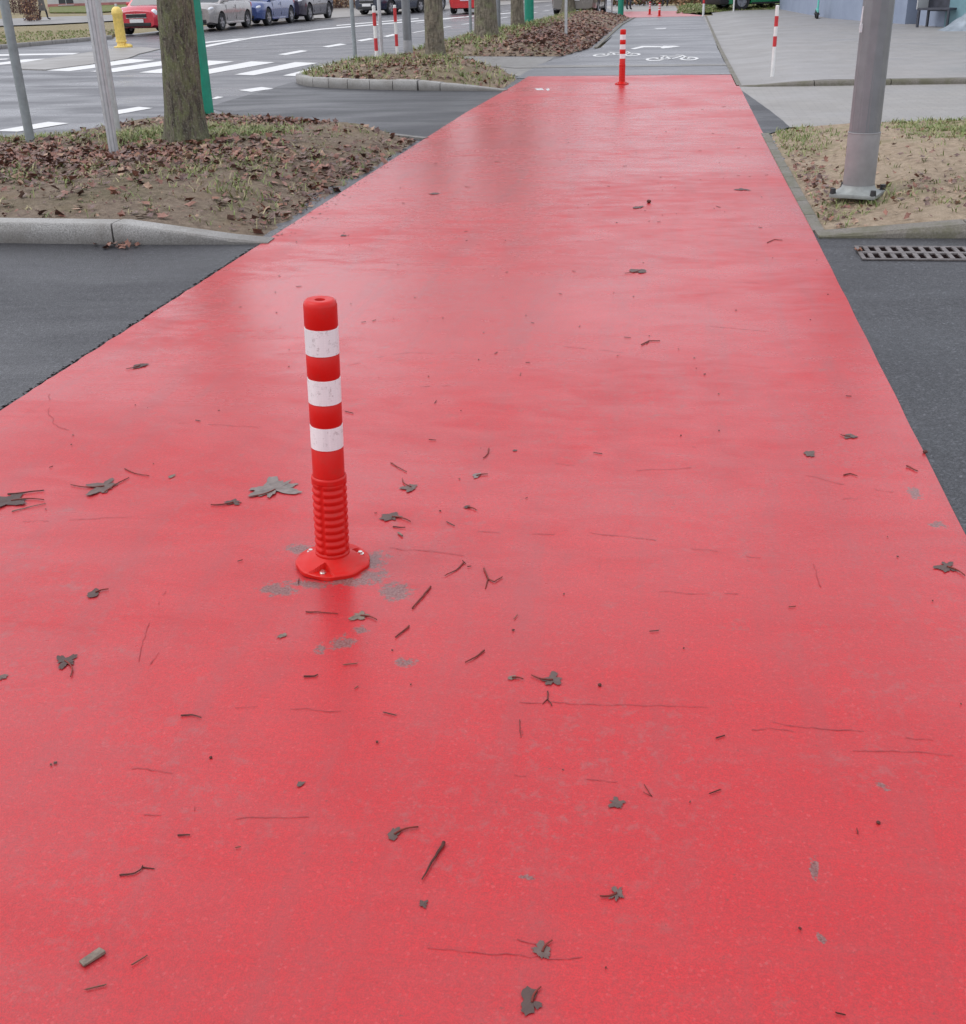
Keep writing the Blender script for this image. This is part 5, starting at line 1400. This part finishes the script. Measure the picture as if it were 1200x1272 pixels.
leafy('bare_bush', 'smaller bare bush behind the grey green pole at the top left', (*at(22, 17).xy, 0), (2.2, 1.0, 1.6), 1500, ['bush', 'wallt' if False else 'bush'], .05, 'bush')
grass('far_verge_grass', 900, samp([tuple(p) for p in LF], lambda x, y: .9), lambda x, y: .09, (.04, .10), 'dry yellow grass on the verge island across the road', .012)
grass('far_lawn_grass', 1500, samp(GP, lambda x, y: .9 if x < 4 else 0), H5, (.05, .10), 'green grass of the small lawn at the end of the plaza', .015)
# long low buildings across the road
def house(name, label, x0, y0, x1, y1, h, mat, basem, wins, roofc='roof'):
    a = Vector((x0, y0)); b = Vector((x1, y1)); L = (b-a).length; d = (b-a)/L
    root = empty(name, (x0, y0, 0), math.atan2(d.y, d.x)); tag(root, label, 'building')
    bm = bmesh.new(); add_box(bm, (L/2, 4, h/2), (L, 8, h)); link('wall', bm, M[mat], root)
    bm = bmesh.new(); add_box(bm, (L/2, -.02, .15), (L+.04, .06, .3)); link('plinth', bm, M[basem], root)
    bm = bmesh.new(); vs = [bm.verts.new(p) for p in ((-.3, -.4, h), (L+.3, -.4, h), (L+.3, 8.4, h), (-.3, 8.4, h), (-.3, 4, h+2.2), (L+.3, 4, h+2.2))]
    for q in ((0, 1, 5, 4), (2, 3, 4, 5), (0, 4, 3), (1, 2, 5), (0, 3, 2, 1)): bm.faces.new([vs[k] for k in q])
    link('roof', bm, M[roofc], root)
    for (t, w_, z0, z1) in wins:
        bm = bmesh.new(); add_box(bm, (L*t, -.01, (z0+z1)/2), (w_, .06, z1-z0)); wn = link('window' if z0 > .3 else 'door', bm, M['dglass'], root)
        bm = bmesh.new()
        for c_, s_ in (((L*t, -.05, z0-.04), (w_+.16, .14, .07)), ((L*t, -.03, z1+.04), (w_+.16, .10, .07)), ((L*t, -.05, (z0+z1)/2), (.06, .05, z1-z0-.02))): add_box(bm, c_, s_)
        link('frame', bm, M['wallw'], wn)
    return root
A = at(60, 9).xy; B = at(190, 6).xy
house('pale_building', 'pale building with dark openings and red plinth at the top left', A.x, A.y, A.x+34, A.y+5, 4.2, 'wallw', 'wallr', [(.06, 1.6, .2, 2.3), (.18, 1.8, 1.0, 2.4), (.30, 1.6, .2, 2.3), (.45, 2, 1, 2.4), (.6, 2, 1, 2.4), (.8, 2, 1, 2.4)])
A = at(400, 16).xy
house('tan_building', 'tan building behind the parked cars across the road', A.x-6, A.y+6, A.x+10, A.y+34, 5.0, 'wallt', 'wallt', [(.1, 1.8, 1.0, 2.5), (.25, 1.8, 1.0, 2.5), (.4, 1.2, .0, 2.2), (.6, 1.8, 1.0, 2.5), (.8, 1.8, 1.0, 2.5)])
leafy('hedge', 'tawny leafless hedge strip between the parked cars and the tan building', (*at(432, 10).xy, 0), (8.5, 1.2, 1.1), 4200, ['hedgel', 'wallt', 'bush'], .07)

# ------------------------------------------------------------------ people, small and far: only the legs come into the picture
def person(label, base, rz, coat, h=1.72, stride=.22, long_coat=False, group=None):
    root = empty('person', base, rz); tag(root, label, 'person', group)
    k = h/1.72
    J = {'pelvis': (0, 0, .95), 'belly': (0, 0, 1.10), 'chest': (0, -.01, 1.32), 'neck': (0, 0, 1.48), 'head': (0, -.02, 1.58), 'crown': (0, -.01, 1.70)}
    Rr = {'pelvis': .15, 'belly': .13, 'chest': .155, 'neck': .055, 'head': .085, 'crown': .07}
    E_ = [('pelvis', 'belly'), ('belly', 'chest'), ('chest', 'neck'), ('neck', 'head'), ('head', 'crown')]
    for s, n_ in ((-1, 'l'), (1, 'r')):
        f = s*stride
        J.update({'hip'+n_: (s*.09, 0, .88), 'knee'+n_: (s*.10, -f*.5-.03, .49), 'ank'+n_: (s*.10, -f+.04, .09), 'toe'+n_: (s*.11, -f-.13, .045),
                  'sh'+n_: (s*.18, 0, 1.41), 'el'+n_: (s*.25, .03+f*.3, 1.14), 'wr'+n_: (s*.24, -.06+f*.5, .90), 'hd'+n_: (s*.24, -.08+f*.5, .80)})
        Rr.update({'hip'+n_: .095, 'knee'+n_: .065, 'ank'+n_: .045, 'toe'+n_: .04, 'sh'+n_: .07, 'el'+n_: .048, 'wr'+n_: .032, 'hd'+n_: .036})
        E_ += [('pelvis', 'hip'+n_), ('hip'+n_, 'knee'+n_), ('knee'+n_, 'ank'+n_), ('ank'+n_, 'toe'+n_), ('chest', 'sh'+n_), ('sh'+n_, 'el'+n_), ('el'+n_, 'wr'+n_), ('wr'+n_, 'hd'+n_)]
    bm = bmesh.new(); sk = bm.verts.layers.skin.verify(); V = {}
    for q, p in J.items():
        v = bm.verts.new(Vector(p)*k); v[sk].radius = (Rr[q]*k, Rr[q]*k*.85); v[sk].use_root = (q == 'pelvis'); V[q] = v
    for a, b_ in E_: bm.edges.new((V[a], V[b_]))
    me = bpy.data.meshes.new('body'); bm.to_mesh(me); bm.free(); o = bpy.data.objects.new('body', me); COL.objects.link(o)
    o.modifiers.new('s', 'SKIN'); sb = o.modifiers.new('d', 'SUBSURF'); sb.levels = 2; sb.render_levels = 2
    m2 = evalmesh(o); o.modifiers.clear(); o.data = m2; m2.materials.clear()
    for mm in (M['trous'], coat, M['skin'], M['black']): m2.materials.append(mm)
    for p in m2.polygons:
        z = p.center.z/k; ax = abs(p.center.x)/k
        p.material_index = 3 if z < .10 else (2 if (z > 1.47 or (z < .87 and ax > .20)) else (1 if z > .93 or ax > .19 else 0)); p.use_smooth = True
    o.parent = root
    bm = bmesh.new(); bmesh.ops.create_uvsphere(bm, u_segments=16, v_segments=10, radius=.10*k); bmesh.ops.scale(bm, vec=(.95, 1.05, .95), verts=bm.verts)
    for v in list(bm.verts):
        if v.co.y < -.045 and v.co.z < .03: v.co.y = -.045
    bmesh.ops.translate(bm, vec=(0, .015, 1.655*k), verts=bm.verts); link('hair', bm, M['hole'], root, smooth=True)
    if long_coat:
        bm = bmesh.new(); fn = lambda r, z, t: (r*(1+.05*math.cos(6*t)), z)
        add_lathe(bm, [(.225*k, .50*k), (.20*k, .75*k), (.175*k, 1.0*k), (.17*k, 1.15*k), (.185*k, 1.3*k), (.15*k, 1.42*k)], 24, fn, cap=False); bmesh.ops.scale(bm, vec=(1.08, .85, 1), verts=bm.verts); link('coat', bm, coat, root, smooth=True)
    return root
p = at(55, 25); person('person in a long grey coat walking beside the purple bush at the top left', (p.x, p.y, 0), R(80), M['coat2'], long_coat=True, stride=.25)
p = at(781, 12.5); person('person in dark trousers at the far end of the path, left of the small bollards', (p.x, p.y, 0), R(160), M['coat'], stride=.05)
p = at(826, 8.5); person('person in black standing at the far end, right of the small bollards', (p.x, p.y, 0), R(200), M['coat'], stride=.04)
